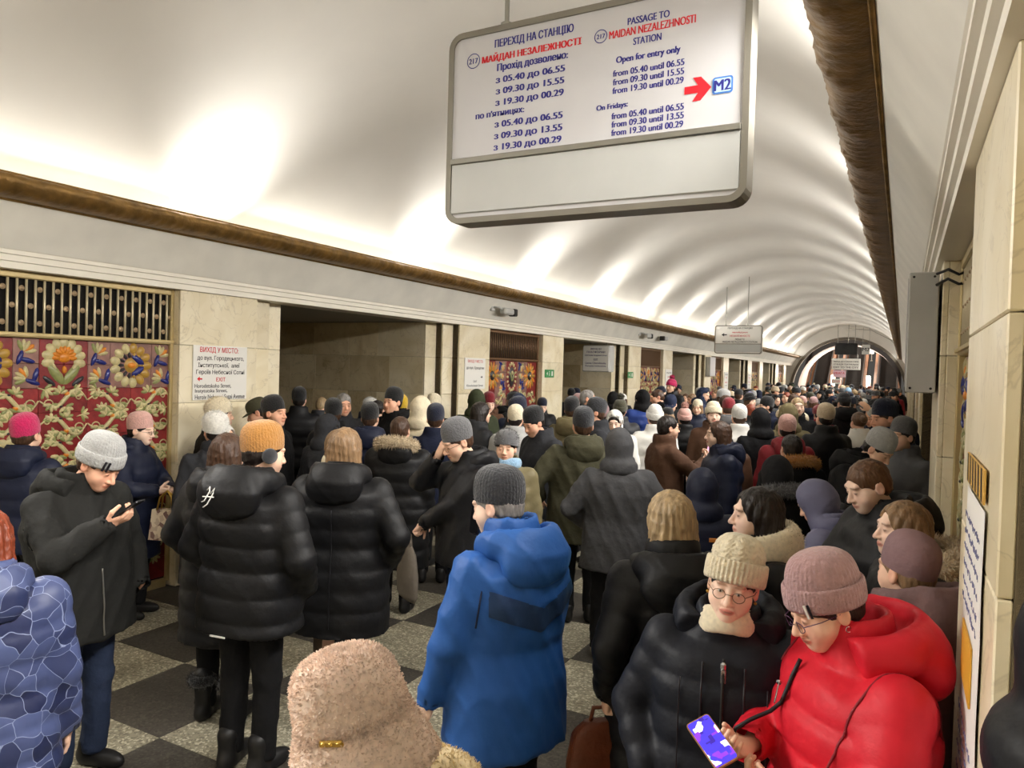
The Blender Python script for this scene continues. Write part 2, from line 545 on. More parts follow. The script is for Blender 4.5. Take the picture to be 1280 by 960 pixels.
# ---- pier rows
COURSES = [0.0, 0.60, 1.17, 1.735, 2.285, BEAM_Z]
PW, STEP_W, STEP_D = 0.93, 0.28, 0.12
GH = 1.005                                   # half width of a gate
DEPTH = 3.6
def pier_row(side, nm, ylimit):
    wall = MB()
    sx = lambda u: side_x(side, -u)          # u: metres away from the hall behind the face
    wall_o = None
    rng = random.Random(5 + side)
    pieces = []
    for k in range(-2, 6):
        pc = PASS_C + k * PERIOD
        for sgn in (-1, 1):
            e0 = pc + sgn * 1.43             # passage reveal
            e1, e2 = e0 + sgn * STEP_W, e0 + sgn * 2 * STEP_W
            e3 = e2 + sgn * PW               # gate edge
            if min(e0, e3) < Y0 or max(e0, e3) > Y1 + .5: continue
            # cores behind the cladding
            T = .03
            wall.box(sx(T), sx(DEPTH), e2 + sgn * 0.0, e3 - sgn * T, 0, BEAM_Z)
            wall.box(sx(STEP_D + T), sx(DEPTH), e1, e2, 0, BEAM_Z)
            wall.box(sx(2 * STEP_D + T), sx(DEPTH), e0 + sgn * T, e1, 0, BEAM_Z)
            near = min(e0, e3) < ylimit
            for c in range(5):
                z0, z1 = COURSES[c], COURSES[c + 1]
                g = .0015
                pieces.append((sx(0), sx(T), e2 , e3, z0 + g, z1 - g))
                pieces.append((sx(STEP_D), sx(STEP_D + T), e1, e2 + sgn * 0.0, z0 + g, z1 - g))
                pieces.append((sx(2 * STEP_D), sx(2 * STEP_D + T), e0, e1, z0 + g, z1 - g))
                # little return faces of the steps
                pieces.append((sx(T), sx(STEP_D), e2, e2 + sgn * T, z0 + g, z1 - g))
                pieces.append((sx(STEP_D + T), sx(2 * STEP_D), e1, e1 + sgn * T, z0 + g, z1 - g))
                # gate reveal
                pieces.append((sx(T), sx(.22), e3 - sgn * T, e3, z0 + g, z1 - g))
                # passage side
                u = 2 * STEP_D + T
                wd = [.62, .78, .70, .55, .8] if c % 2 else [.85, .58, .72, .9, .6]
                q = 0
                while u < DEPTH - .02:
                    u2 = min(DEPTH, u + wd[(q + k) % 5]); q += 1
                    pieces.append((sx(u + g), sx(u2 - g), e0, e0 + sgn * T, z0 + g, z1 - g))
                    u = u2
    wall_o = tag(wall.build('wall_' + nm, grout), kind='structure')
    for p in pieces:
        if min(p[2], p[3]) > ylimit: pass
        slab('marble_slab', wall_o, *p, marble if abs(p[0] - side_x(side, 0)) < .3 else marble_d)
    # passage ceilings
    pb = MB()
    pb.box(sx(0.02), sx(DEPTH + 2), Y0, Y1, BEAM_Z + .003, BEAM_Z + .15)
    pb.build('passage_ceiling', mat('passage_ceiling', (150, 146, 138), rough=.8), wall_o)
    return wall_o
wall_left = pier_row(-1, 'left', 47)
wall_right = pier_row(1, 'right', 47)

# platform halls beyond the passages (closed off with a plain tiled wall)
for s, nm in ((-1, 'platform_left'), (1, 'platform_right')):
    b = MB(); x = side_x(s, -(DEPTH + 2.0)); b.box(x, x + s * .2, Y0, Y1, 0, 3.0)
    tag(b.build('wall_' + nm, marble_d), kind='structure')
b = MB(); b.box(XL - 6, XR + 6, Y0 - .3, Y0, 0, 6)
tag(b.build('wall_back', marble), kind='structure')

# ---- end wall with the escalator arch
AR, AZ = 3.0, 1.40
b = MB()
arch, outer = [], []
for k in range(33):
    a = PI * k / 32
    arch.append((XC - AR * math.cos(a), AZ + AR * math.sin(a)))
    outer.append((XC - 3.6 * math.cos(a), 1.7 + 3.6 * math.sin(a)))
arch = [(XC - AR, 0)] + arch + [(XC + AR, 0)]
outer = [(XC - 3.6, 0)] + outer + [(XC + 3.6, 0)]
n = len(arch)
for yy in (Y1 - .01, Y1 + .6):
    b.add([(x, yy, z) for x, z in arch] + [(x, yy, z) for x, z in outer], [(i, i+1, n+i+1, n+i) for i in range(n-1)])
b.add([(x, Y1 - .01, z) for x, z in arch] + [(x, Y1 + .6, z) for x, z in arch], [(i, i+1, n+i+1, n+i) for i in range(n-1)])
end_wall = tag(b.build('wall_end', plaster, fix=False), kind='structure')
b = MB()
ring = lambda r: [(XC - r * math.cos(PI * k / 40), AZ + r * math.sin(PI * k / 40)) for k in range(41)]
A, B = ring(AR - .02), ring(AR + .13)
b.add([(x, Y1 - .05, z) for x, z in A] + [(x, Y1 - .05, z) for x, z in B] + [(x, Y1 + .02, z) for x, z in A] + [(x, Y1 + .02, z) for x, z in B],
      [(i, i+1, 41+i+1, 41+i) for i in range(40)] + [(i, i+1, 82+i+1, 82+i) for i in range(40)] + [(41+i, 41+i+1, 123+i+1, 123+i) for i in range(40)])
b.build('arch_band', mat('arch_band', (112, 104, 92), rough=.5), end_wall, fix=False)

# ---- escalator hall behind the arch
SL = math.tan(math.radians(30))
b = MB()
arcs = [(-2.75 * math.cos(PI * k / 24), 2.75 * math.sin(PI * k / 24)) for k in range(25)]
b.sheet(arcs, [0, 1], lambda p, t: (XC + p[0], Y1 + .6 + 3.2 * t, 1.4 + p[1]))
b.sheet(arcs, [0, 1], lambda p, t: (XC + p[0], Y1 + 3.8 + 16 * t, 1.4 + p[1] + 16 * SL * t))
b.sheet([(-2.75, 1.4), (-2.75, -.6)], [0, 1], lambda p, t: (XC + p[0], Y1 + .6 + 19 * t, p[1] + 16 * SL * t))
b.sheet([(2.75, 1.4), (2.75, -.6)], [0, 1], lambda p, t: (XC + p[0], Y1 + .6 + 19 * t, p[1] + 16 * SL * t))
tag(b.build('ceiling_escalator_tunnel', mat('tunnel_plaster', (226, 214, 208), rough=.7), smooth=True, fix=False), kind='structure')
wood = mat('brown_balustrade', (112, 76, 48), rough=.4, noise=.2, scale=4)
stepm = mat('escalator_step', (42, 40, 38), rough=.5, metal=.3)
for q, x in enumerate((-2.0, 0.0, 2.0)):
    e = tag(empty('escalator', (XC + x, Y1 + 3.0, 0)), ['dark escalator in the leftmost lane beyond the end arch', 'dark escalator in the middle lane beyond the end arch', 'dark escalator in the rightmost lane beyond the end arch'][q], 'escalator', 'escalators beyond the arch')
    st = MB()
    for k in range(40):
        st.box(-.5, .5, .9 + k * .4, 1.3 + k * .4 + .02, k * .4 * SL - .5, (k + 1) * .4 * SL)
    so = tag(st.build('step_band', stepm, e), kind='stuff')
    for sx_ in (-1, 1):
        bb = MB()
        bb.add([(sx_*.52, 0, 0), (sx_*.52, 16, 16*SL), (sx_*.52, 16, 16*SL + 1.0), (sx_*.52, .6, 1.0), (sx_*.52, 0, .85),
                (sx_*.78, 0, 0), (sx_*.78, 16, 16*SL), (sx_*.78, 16, 16*SL + 1.0), (sx_*.78, .6, 1.0), (sx_*.78, 0, .85)],
               [(0,1,2,3,4), (5,6,7,8,9), (0,4,9,5), (4,3,8,9), (3,2,7,8), (0,1,6,5)])
        bo = bb.build('balustrade', wood, e)
        hb = MB(); hb.tube([(sx_*.56, -.1, .8), (sx_*.56, .5, 1.04), (sx_*.56, 16, 16*SL + 1.06)], .05, 6)
        hb.build('handrail', dark_metal, bo)
lampm = mat('lamp_glass_warm', (255, 226, 190), emit=9.0)
for x, y in ((-1.0, 3.2), (1.0, 3.2), (-1.0, 7), (1.0, 7), (-1.0, 11), (1.0, 11)):
    z = max(0, (y - 3.0)) * SL + 1.0
    l = tag(empty('escalator_lamp', (XC + x, Y1 + y, z)), '%s tubular lamp on the %s escalator balustrade' % ('nearest' if y < 4 else 'middle' if y < 8 else 'farthest', 'left' if x < 0 else 'right'), 'lamp', 'escalator balustrade lamps')
    b = MB(); b.lathe([(.0, 0), (.07, 0), (.07, .05), (.03, .07), (.03, .5)], 10); b.build('stem', alu, l)
    b = MB(); b.lathe([(.03, .5), (.11, .52), (.12, 1.1), (.10, 1.2), (0, 1.22)], 10); b.build('glass', lampm, l)
    pl = bpy.data.lights.new('lamp_bulb', 'POINT'); pl.energy = 90; pl.color = (1, .9, .8); pl.shadow_soft_size = .1
    po = bpy.data.objects.new('lamp_bulb', pl); link(po, l); po.location = (0, 0, 1.4)

# ================================================================== GATES
red_g = mat('glaze_red', (122, 36, 36), rough=.34, noise=.25, scale=14, rnd=.18, bump=.15, bscale=30)
mauve_g = mat('glaze_mauve', (132, 96, 86), rough=.35, noise=.2, scale=14, rnd=.12)
cream_g = mat('glaze_cream', (184, 172, 126), rough=.34, noise=.22, scale=30)
green_g = mat('glaze_green', (132, 136, 84), rough=.3, noise=.15, scale=30)
orange_g = mat('glaze_orange', (204, 126, 40), rough=.3, noise=.15, scale=30)
yellow_g = mat('glaze_yellow', (166, 130, 56), rough=.3, noise=.15, scale=30)
blue_g = mat('glaze_blue', (38, 44, 110), rough=.25, noise=.2, scale=30)
dark_g = mat('glaze_dark', (44, 40, 44), rough=.3)
GM = [cream_g, green_g, orange_g, yellow_g, blue_g, dark_g]
gate_frame_m = mat('gilt_frame', (190, 170, 122), rough=.4, metal=.35, noise=.1, scale=6)
grille_m = mat('lit_tone_bar', (206, 194, 162), rough=.4, metal=.3)
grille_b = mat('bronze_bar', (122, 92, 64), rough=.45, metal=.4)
T = 0.199
def pol(cx, cz, r, a):
    return cx + r * math.cos(a), cz + r * math.sin(a)
def motif_tulip():
    b = MB()
    for k in range(9):
        a = math.radians(-12 + 25.5 * k); y, z = pol(0, .035, .118, a)
        b.dome((0, y, z), .05, .037, .022, 10, 3, 0, rot=a)
    for k in range(9):
        a = math.radians(0 + 22.5 * k); y, z = pol(0, .045, .062, a)
        b.dome((.006, y, z), .034, .018, .028, 8, 3, 2, rot=a)
    b.dome((.004, 0, .05), .05, .04, .03, 10, 3, 2)
    for s in (-1, 1):
        b.dome((.004, s * .055, -.075), .095, .036, .024, 10, 3, 1, rot=math.radians(90 - s * 38))
        b.dome((.002, s * .105, -.125), .06, .02, .018, 10, 3, 5, rot=math.radians(90 - s * 52))
        b.dome((.003, s * .075, -.02), .05, .016, .02, 8, 3, 0, rot=math.radians(90 - s * 30))
    b.dome((.008, 0, -.04), .03, .018, .026, 8, 3, 2, rot=PI / 2)
    return b.mesh('relief', GM, True)
def motif_round():
    b = MB()
    for k in range(13):
        a = 2 * PI * k / 13; y, z = pol(0, 0, .138, a)
        b.dome((0, y, z), .046, .036, .024, 10, 3, 3 if (k < 4 or k > 10) else 0, rot=a)
    for k in range(14):
        a = 2 * PI * k / 14; y, z = pol(0, 0, .085, a)
        b.dome((.004, y, z), .026, .013, .026, 8, 2, 5 if 3 < k < 11 else 3, rot=a)
    b.dome((.004, .0, 0), .06, .06, .02, 12, 3, 3)
    b.dome((.012, .055, .045), .065, .027, .026, 8, 3, 4, rot=math.radians(-35))
    b.dome((.012, .055, -.045), .065, .027, .026, 8, 3, 4, rot=math.radians(35))
    b.dome((.016, 0, 0), .04, .026, .026, 8, 3, 2)
    return b.mesh('relief', GM, True)
def motif_spray():
    b = MB()
    for k in range(5):
        a = math.radians(10 + 26 * k); y, z = pol(-.02, -.01, .055, a)
        b.dome((0, y, z), .048, .019, .02, 8, 3, [0, 2, 0, 0, 1][k], rot=a)
    b.dome((.005, -.045, -.05), .06, .02, .024, 8, 3, 4, rot=math.radians(70))
    b.dome((.005, .01, -.07), .06, .02, .024, 8, 3, 4, rot=math.radians(-15))
    return b.mesh('relief', GM, True)
def motif_vine(flip=1):
    b = MB()
    pts = [(0.008, -.20 + .4 * t, flip * .075 * math.sin(2 * PI * t) * (.6 + .8 * t)) for t in [i / 16 for i in range(17)]]
    b.tube(pts, [.007 + .013 * math.sin(PI * i / 16) ** 2 for i in range(17)], 6, 0)
    for s in (-1, 1):
        sp = [(.008, s * .13 + (.045 - .0028 * i) * math.cos(i * .55), -s * flip * .03 + (.045 - .0028 * i) * math.sin(i * .55)) for i in range(13)]
        b.tube(sp, .006, 5, 0)
    for cy, cz, a0 in ((-.10, flip * .03, flip * 90), (.10, -flip * .035, -flip * 90), (.02, flip * .055, flip * 60), (-.03, -flip * .06, -flip * 100)):
        for k in range(5):
            a = math.radians(a0 - 80 + 40 * k); y, z = pol(cy, cz, .036, a)
            b.dome((.004, y, z), .036, .0165, .018, 8, 3, (0, 1, 0, 0, 1)[k], rot=a)
    b.dome((.006, .03, -flip * .055), .026, .02, .02, 8, 3, 2)
    b.dome((.006, -.03, flip * .05), .022, .012, .02, 8, 3, 5)
    return b.mesh('relief', GM, True)
def motif_daisy():
    b = MB()
    for k in range(14):
        a = 2 * PI * k / 14; y, z = pol(0, 0, .115, a)
        b.dome((0, y, z), .07, .024, .024, 8, 3, 2 if k % 2 else 3, rot=a)
    b.dome((.01, 0, 0), .062, .062, .03, 12, 3, 5)
    b.dome((.02, 0, 0), .03, .03, .03, 10, 3, 3)
    return b.mesh('relief', GM, True)
def motif_oval():
    b = MB()
    for k in range(18):
        a = 2 * PI * k / 18
        b.dome((0, .12 * math.cos(a), .19 * math.sin(a)), .03, .02, .02, 8, 3, 0, rot=a)
    b.dome((.002, 0, 0), .085, .15, .02, 12, 3, 5)
    for s in (-1, 1):
        b.dome((.012, s * .03, .0), .08, .02, .024, 8, 3, 1, rot=math.radians(90 - s * 20))
    b.dome((.016, 0, .06), .03, .03, .022, 8, 3, 0)
    return b.mesh('relief', GM, True)
def motif_leaf():
    b = MB()
    for k in range(5):
        a = math.radians(-70 + 35 * k); y, z = pol(0, 0, .045, a)
        b.dome((0, y, z), .045, .017, .018, 8, 3, (1, 0, 0, 0, 1)[k], rot=a)
    b.tube([(.004, -.05, -.02), (.004, -.02, -.01), (.006, .02, 0)], .006, 5, 0)
    return b.mesh('relief', GM, True)
MO = dict(leaf=motif_leaf(), tulip=motif_tulip(), round=motif_round(), spray=motif_spray(), vine=motif_vine(1), vine2=motif_vine(-1), daisy=motif_daisy(), oval=motif_oval())
_tb = MB(); _tb.box(0, .015, -T/2 + .001, T/2 - .001, -T/2 + .001, T/2 - .001, 0, .003)
tile_me = _tb.mesh('ceramic_tile', red_g)
_tb = MB(); _tb.tube([(0, 0, 0), (0, 0, .45)], .011, 6)
bar_me = _tb.mesh('grille_bar', grille_m, True)
_tb = MB(); _tb.dome((0, 0, 0), .023, .023, .010, 12, 2); _tb.dome((.008, 0, 0), .010, .010, .009, 8, 2)
stud_me = _tb.mesh('rosette', mat('rosette_brass', (168, 146, 116), rough=.4, metal=.3), True)
ORD = ['nearest', 'second', 'third', 'fourth', 'fifth', 'sixth']
def gate(side, k, style, detail):
    gc = GATE_C + k * PERIOD
    x = side_x(side, -.13)
    g = empty('ceramic_gate', (x, gc, 0), 0 if side < 0 else PI)
    desc = {'tulip': 'red floral ceramic panel under grille', 'daisy': 'orange daisy ceramic panel under bronze grille'}[style]
    tag(g, '%s, %s on the %s wall' % (desc, ORD[k], 'left' if side < 0 else 'right'), 'wall panel', 'ceramic gates between the piers')
    top = 2.28
    b = MB(); b.box(-.14, -.002, -GH, GH, 0, BEAM_Z); b.build('backing', black_void, g)  # near-black backing paints in the darkness behind the grille
    b = MB()                                              # frame round grille and panel
    for y0, y1, z0, z1 in ((-GH, -GH + .035, .05, BEAM_Z), (GH - .035, GH, .05, BEAM_Z), (-GH + .035, GH - .035, 2.745, BEAM_Z), (-GH + .035, GH - .035, 2.285, 2.325), (-GH+.035, GH-.035, .0, .08)):
        b.box(0, .05, y0, y1, z0, z1, 0, .008)
    b.box(.05, .065, -GH + .01, GH - .01, 2.30, 2.318)
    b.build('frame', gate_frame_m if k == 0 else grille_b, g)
    bm_ = grille_m if k == 0 else grille_b  # nearest grille's lit look is put into a paler bar colour
    nb = 28
    if detail > 0:
        for i in range(nb):
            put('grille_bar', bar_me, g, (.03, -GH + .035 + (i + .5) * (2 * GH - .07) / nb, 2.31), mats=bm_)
        if k == 0:
            for r in range(3):
                for i in range(nb):
                    if (i + r) % 2: continue
                    put('rosette', stud_me, g, (.03, -GH + .035 + (i + 1) * (2 * GH - .07) / nb, 2.40 + r * .135))
    else:
        b = MB()
        for i in range(nb):
            yy = -GH + .035 + (i + .5) * (2 * GH - .07) / nb
            b.box(.02, .04, yy - .011, yy + .011, 2.32, 2.75)
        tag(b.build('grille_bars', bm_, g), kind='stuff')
    rows = 11
    if detail > 0:
        for r in range(rows):
            for c in range(10):
                m = mauve_g if (style == 'tulip' and r < 2 and c in (0, 3, 6, 7, 8, 9)) or (style == 'daisy' and c in (2, 3, 6, 7)) else red_g
                put('ceramic_tile', tile_me, g, (0, -.995 + T * (c + .5), top - T * (r + .5)), mats=m)
    else:
        b = MB(); b.box(0, .014, -.995, .995, top - rows * T, top)
        b.build('tile_field', red_g, g)
    def rel(nm, c, r, sc=1, rot=0):
        put('relief', MO[nm], g, (.012, -.995 + T * c, top - T * r), (rot, 0, 0), scale=(.75, sc, sc))
    if style == 'tulip':
        for c in (2, 8): rel('round', c, 1, 1.12)
        rel('tulip', 5, 1, 1.12)
        for c in (.5, 3.5, 6.5, 9.5):
            for r in (.5, 1.5): rel('spray', c, r, 1.05, 0 if r < 1 else PI / 2)
        for r in range(2, rows - 1):
            if r in (4, 5): continue
            for c in (1, 3, 5, 7, 9): rel('vine' if (c + r) % 4 < 2 else 'vine2', c, r + .5, .98)
        for c in (3, 7): rel('tulip', c, 5, 1.12)
        lr = random.Random(k + 2)
        for r in range(2, rows - 1):
            for c in range(10):
                if r in (4, 5) and c in (2, 3, 6, 7): continue
                rel('leaf', c + lr.uniform(.2, .8), r + lr.choice([.06, .94]) + lr.uniform(-.08, .08), lr.uniform(.75, 1.0), lr.uniform(0, 6.28))
        for c in (1, 5, 9): rel('vine', c, 4.5); rel('vine2', c, 5.5)
    else:
        for r in (1.3, 5.3, 8.9):
            for c in (1.5, 8.5): rel('daisy', c, r, 1.35)
            rel('oval', 5, r + .1, 1.25)
            for c in (3.2, 6.8):
                for q in (-.8, .2, 1.1): rel('spray', c, r + q, 1.15, q * 2)
        for r in (3.3, 7.1, 10.2):
            for c in (1, 3, 5, 7, 9): rel('vine' if c % 4 < 2 else 'vine2', c, r, 1.0)
    return g
for k in range(0, 6):
    gate(-1, k, 'tulip' if k % 2 == 0 else 'daisy', 1 if k < 2 else 0)
    if k < 4: gate(1, k, 'tulip' if k % 2 == 0 else 'daisy', 1 if k == 0 else 0)

# ================================================================== HANGING SIGNS
def sign_board(name, cx, y, z0, z1, w, label, dz_low, rods):
    s = tag(empty(name, (cx, y, z0)), label, 'sign')
    h = z1 - z0
    outer = rrect(-w/2, w/2, 0, h, .075); inner = rrect(-w/2 + .028, w/2 - .028, .028, h - .028, .05)
    n = len(outer)
    b = MB()
    for d0, d1 in ((0, .13),):
        vs = [(x, d0, z) for x, z in outer] + [(x, d0, z) for x, z in inner] + [(x, d1, z) for x, z in outer] + [(x, d1, z) for x, z in inner] \
            + [(x, d0 + .012, z) for x, z in inner]
        fs = []
        for i in range(n):
            j = (i + 1) % n
            fs += [(i, j, n+j, n+i), (i, j, 2*n+j, 2*n+i), (2*n+i, 2*n+j, 3*n+j, 3*n+i), (n+i, n+j, 4*n+j, 4*n+i)]
        b.add(vs, fs)
    b.build('frame', mat('sign_frame', (128, 124, 114), rough=.4, metal=.5), s)
    b = MB(); b.prism(inner, 'y', .01, .12); b.build('face', sign_face if y < 10 else paper, s)
    b = MB(); b.box(-w/2 + .03, w/2 - .03, .002, .012, .03 + .02, dz_low, 0, .004); b.build('lower_panel', sign_low, s)
    b = MB(); b.box(-w/2 + .026, w/2 - .03, -.006, .01, dz_low, dz_low + .028, 0, .003); b.build('divider_strip', alu, s)
    for rx in rods:
        zt = VZ + math.sqrt(VR ** 2 - (cx + rx - XC) ** 2)
        b = MB(); b.tube([(rx, .06, h - .01), (rx, .06, zt - z0 + .02)], .012, 8)
        b.lathe([(0.03, h - .005), (.03, h + .03), (.012, h + .035)], 8, (rx, .06, 0))
        b.build('hanging_rod', alu, s)
    return s
SX, SY, SZ = -1.326, 3.1, 2.862
sg = sign_board('hanging_sign', SX, SY, SZ, 3.80, 1.465, 'large white hanging sign with passage times in blue and red lettering', 3.155 - SZ, (-.441, .441))
R90 = (PI / 2, 0, 0)
LINES = [("ПЕРЕХІД НА СТАНЦІЮ",-1.801,-1.389,3.714,0.046,"b"),("МАЙДАН НЕЗАЛЕЖНОСТІ",-1.870,-1.349,3.652,0.048,"r"),("Прохід дозволено:",-1.784,-1.414,3.597,0.045,"b"),
("з 05.40 до 06.55",-1.790,-1.427,3.538,0.037,"b"),("з 09.30 до 15.55",-1.788,-1.429,3.484,0.037,"b"),("з 19.30 до 00.29",-1.789,-1.430,3.429,0.037,"b"),
("по п'ятницях:",-1.898,-1.633,3.379,0.036,"b"),("з 05.40 до 06.55",-1.790,-1.432,3.325,0.037,"b"),("з 09.30 до 13.55",-1.791,-1.432,3.269,0.037,"b"),("з 19.30 до 00.29",-1.792,-1.435,3.215,0.037,"b"),
("PASSAGE TO",-1.128,-0.941,3.693,0.031,"b"),("MAIDAN NEZALEZHNOSTI",-1.213,-0.827,3.649,0.035,"r"),("STATION",-1.099,-0.974,3.601,0.031,"b"),("Open for entry only",-1.176,-0.889,3.529,0.038,"b"),
("from 05.40 until 06.55",-1.189,-0.870,3.475,0.028,"b"),("from 09.30 until 15.55",-1.188,-0.870,3.437,0.028,"b"),("from 19.30 until 00.29",-1.189,-0.871,3.399,0.028,"b"),
("On Fridays:",-1.263,-1.117,3.329,0.031,"b"),("from 05.40 until 06.55",-1.190,-0.866,3.287,0.028,"b"),("from 09.30 until 13.55",-1.189,-0.865,3.250,0.028,"b"),("from 19.30 until 00.29",-1.189,-0.867,3.213,0.028,"b"),
("217",-1.945,-1.896,3.655,0.026,"b"),("217",-1.273,-1.234,3.652,0.021,"b"),("M2",-0.738,-0.672,3.351,0.045,"b")]
for t, xa, xb, z, h, c in LINES:
    lettering(sg, t, xb - xa, h, ((xa + xb) / 2 - SX, .009, z - SZ), R90, ink_red if c == 'r' else ink_blue, .058)
for cx, cz, r in ((-1.92, 3.655, .037), (-1.2535, 3.652, .031)):
    b = MB(); n = 28
    b.add([(cx - SX + q * math.cos(2*PI*k/n), .0085, cz - SZ + q * math.sin(2*PI*k/n)) for q in (r, r - .004) for k in range(n)], [(k, (k+1) % n, n+(k+1) % n, n+k) for k in range(n)])
    b.build('number_ring', ink_blue, sg)
b = MB(); ax, az = -.808 - SX, 3.35 - SZ
arrow = [(-.057, -.016), (.0, -.016), (-.022, -.05), (.012, -.05), (.056, 0), (.012, .05), (-.022, .05), (0, .016), (-.057, .016)]
b.add([(ax + p[0], .0085, az + p[1]) for p in arrow], [(0, 1, 7, 8), (1, 2, 3, 4), (1, 4, 7), (4, 5, 6, 7)])
b.build('arrow', ink_red, sg)
b = MB(); b.prism(rrect(-.747 - SX, -.663 - SX, 3.316 - SZ, 3.386 - SZ, .012), 'y', .0075, .0095); b.build('badge', mat('badge_edge', (60, 110, 180), rough=.5), sg)
b = MB(); b.prism(rrect(-.740 - SX, -.670 - SX, 3.323 - SZ, 3.379 - SZ, .008), 'y', .0065, .0095); b.build('badge', mat('badge_face', (170, 200, 232), rough=.5), sg)
for o in sg.children:
    if o.name.startswith('lettering') and abs(o.location.x - (-.705 - SX)) < .01: o.location.y = .0058

s2 = sign_board('hanging_sign', -4.30, 22.0, 2.77, 3.60, 1.35, 'smaller white hanging sign further down the hall with an arrow to the left', .27, (-.37, .25))
for t, w, z, m in (("ПЕРЕХІД НА СТАНЦІЮ", .70, .74, ink_black), ("МАЙДАН", .42, .62, ink_red), ("НЕЗАЛЕЖНОСТІ", .56, .52, ink_red), ("PASSAGE TO", .26, .42, ink_black), ("MAIDAN NEZALEZHNOSTI STATION", .98, .345, ink_black)):
    lettering(s2, t, w, .058, (.05, .008, z), R90, m, .03)
b = MB(); b.add([(-.48, .008, .55), (-.40, .008, .60), (-.40, .008, .565), (-.32, .008, .565), (-.32, .008, .535), (-.40, .008, .535), (-.40, .008, .50)], [(0, 6, 1), (2, 5, 4, 3)])
b.build('arrow', ink_black, s2)

# posters on the left piers
def poster(x, y0, y1, z0, z1, label, lines, arrow=None):
    p = empty('poster', (x, (y0 + y1) / 2, z0)); tag(p, label, 'poster')
    b = MB(); b.box(-.008, .008, -(y1 - y0) / 2, (y1 - y0) / 2, 0, z1 - z0, 0, .002); b.build('board', paper, p)
    for t, cy, cz, w, h, m in lines:
        lettering(p, t, w, h, (.0095, cy, cz), (PI / 2, 0, PI / 2), m, .018)
    if arrow:
        b = MB(); a, q, s = arrow
        b.add([(.0095, a - s * .03, q), (.0095, a, q + .024), (.0095, a, q + .007), (.0095, a + s * .03, q + .007), (.0095, a + s * .03, q - .007), (.0095, a, q - .007), (.0095, a, q - .024)], [(0, 1, 6), (2, 3, 4, 5)])
        b.build('arrow', ink_red if s > 0 else ink_black, p)
    return p
poster(XL + .009, 4.76, 5.408, 1.76, 2.29, 'white exit poster with red heading on the first left pier', [
    ("ВИХІД У МІСТО:", -.02, .485, .46, .062, ink_red), ("до вул. Городецького,", .0, .405, .56, .055, ink_black), ("Інститутської,  алеї", -.02, .335, .50, .055, ink_black),
    ("Героїв Небесної Сотні", .0, .268, .58, .055, ink_black), ("EXIT", .0, .20, .11, .04, ink_red), ("Horodetskoho Street,", -.09, .135, .43, .045, ink_black),
    ("Instytutska Street,", -.11, .085, .38, .045, ink_black), ("Heroiv Nebesnoi Sotni Avenue", .0, .03, .60, .045, ink_black)], (-.25, .205, 1))
poster(XL + .009, 9.68, 10.305, 1.81, 2.30, 'white exit poster beside the orange daisy panel', [
    ("ВИХІД У МІСТО:", .0, .435, .46, .05, ink_red), ("до вул. Хрещатик", .0, .33, .54, .055, ink_black), ("EXIT", .0, .12, .1, .03, ink_black), ("Khreshchatyk Street", .0, .05, .5, .045, ink_black)], (.2, .19, -1))
for k, (yy, lab) in enumerate(((20.85, 'tall narrow white notice on the third left pier pair'), (28.65, 'tall narrow white notice past the projecting sign case'), (33.4, 'farthest tall white notice on the left piers'))):
    poster(XL + .009, yy - .33, yy + .33, 1.05, 2.25, lab, [("ХРЕЩАТИК", .0, 1.1, .5, .05, ink_black), ("M1", .0, .98, .2, .06, ink_red), ("ВИХІД", .0, .8, .4, .06, ink_red), ("до вул.", .0, .68, .4, .05, ink_black), ("EXIT", 0, .5, .3, .06, ink_black), ("Street", 0, .36, .4, .05, ink_black)])
# green exit signs
gm = mat('exit_green', (58, 140, 78), rough=.4)
for yy, nth in ((12.77, 'on the pier just after the daisy panel'), (17.5, 'on the pier before the third panel')):
    e = tag(empty('exit_sign', (XL + .006, yy, 2.0)), 'small green exit sign with white figure ' + nth, 'sign', 'green exit signs')
    b = MB(); b.box(-.005, .008, -.2, .2, 0, .15, 0, .003); b.build('plate', gm, e)
    b = MB()
    b.box(.008, .0095, .08, .14, .03, .12); b.box(.008, .0095, -.02, .0, .03, .09); b.dome((.008, -.01, .11), .014, .014, .003, 8, 2)
    b.add([(.009, -.14, .075), (.009, -.09, .11), (.009, -.09, .04)], [(0, 1, 2)]); b.build('pictogram', paper, e)

# light-box hanging in the second passage
lb = tag(empty('light_box', (-6.21, 15.7, 2.13)), 'white hanging light box with rows of blue text in the second passage', 'sign')
b = MB(); b.box(-.33, .33, 0, .32, 0, .61, 0, .02); b.build('case', steel_paint, lb)
b = MB(); b.prism(rrect(-.31, .31, .02, .59, .03), 'y', -.008, .01); b.build('face', mat('lightbox_face', (245, 245, 242), rough=.4), lb)
for t, w, z in (("ВИХІД ДО", .26, .52), ("ПЛАТФОРМИ", .44, .45), ("Святошин Академмістечко", .54, .375), ("EXIT", .1, .28), ("Lisova Chernihivska", .5, .2), ("Darnytsia Livoberezhna", .5, .13)):
    lettering(lb, t, w, .045, (0, -.010, z), R90, ink_blue, .02)
for x in (-.2, .2):
    b = MB(); b.tube([(x, .15, .6), (x, .15, .68)], .01, 6); b.build('hook', alu, lb)

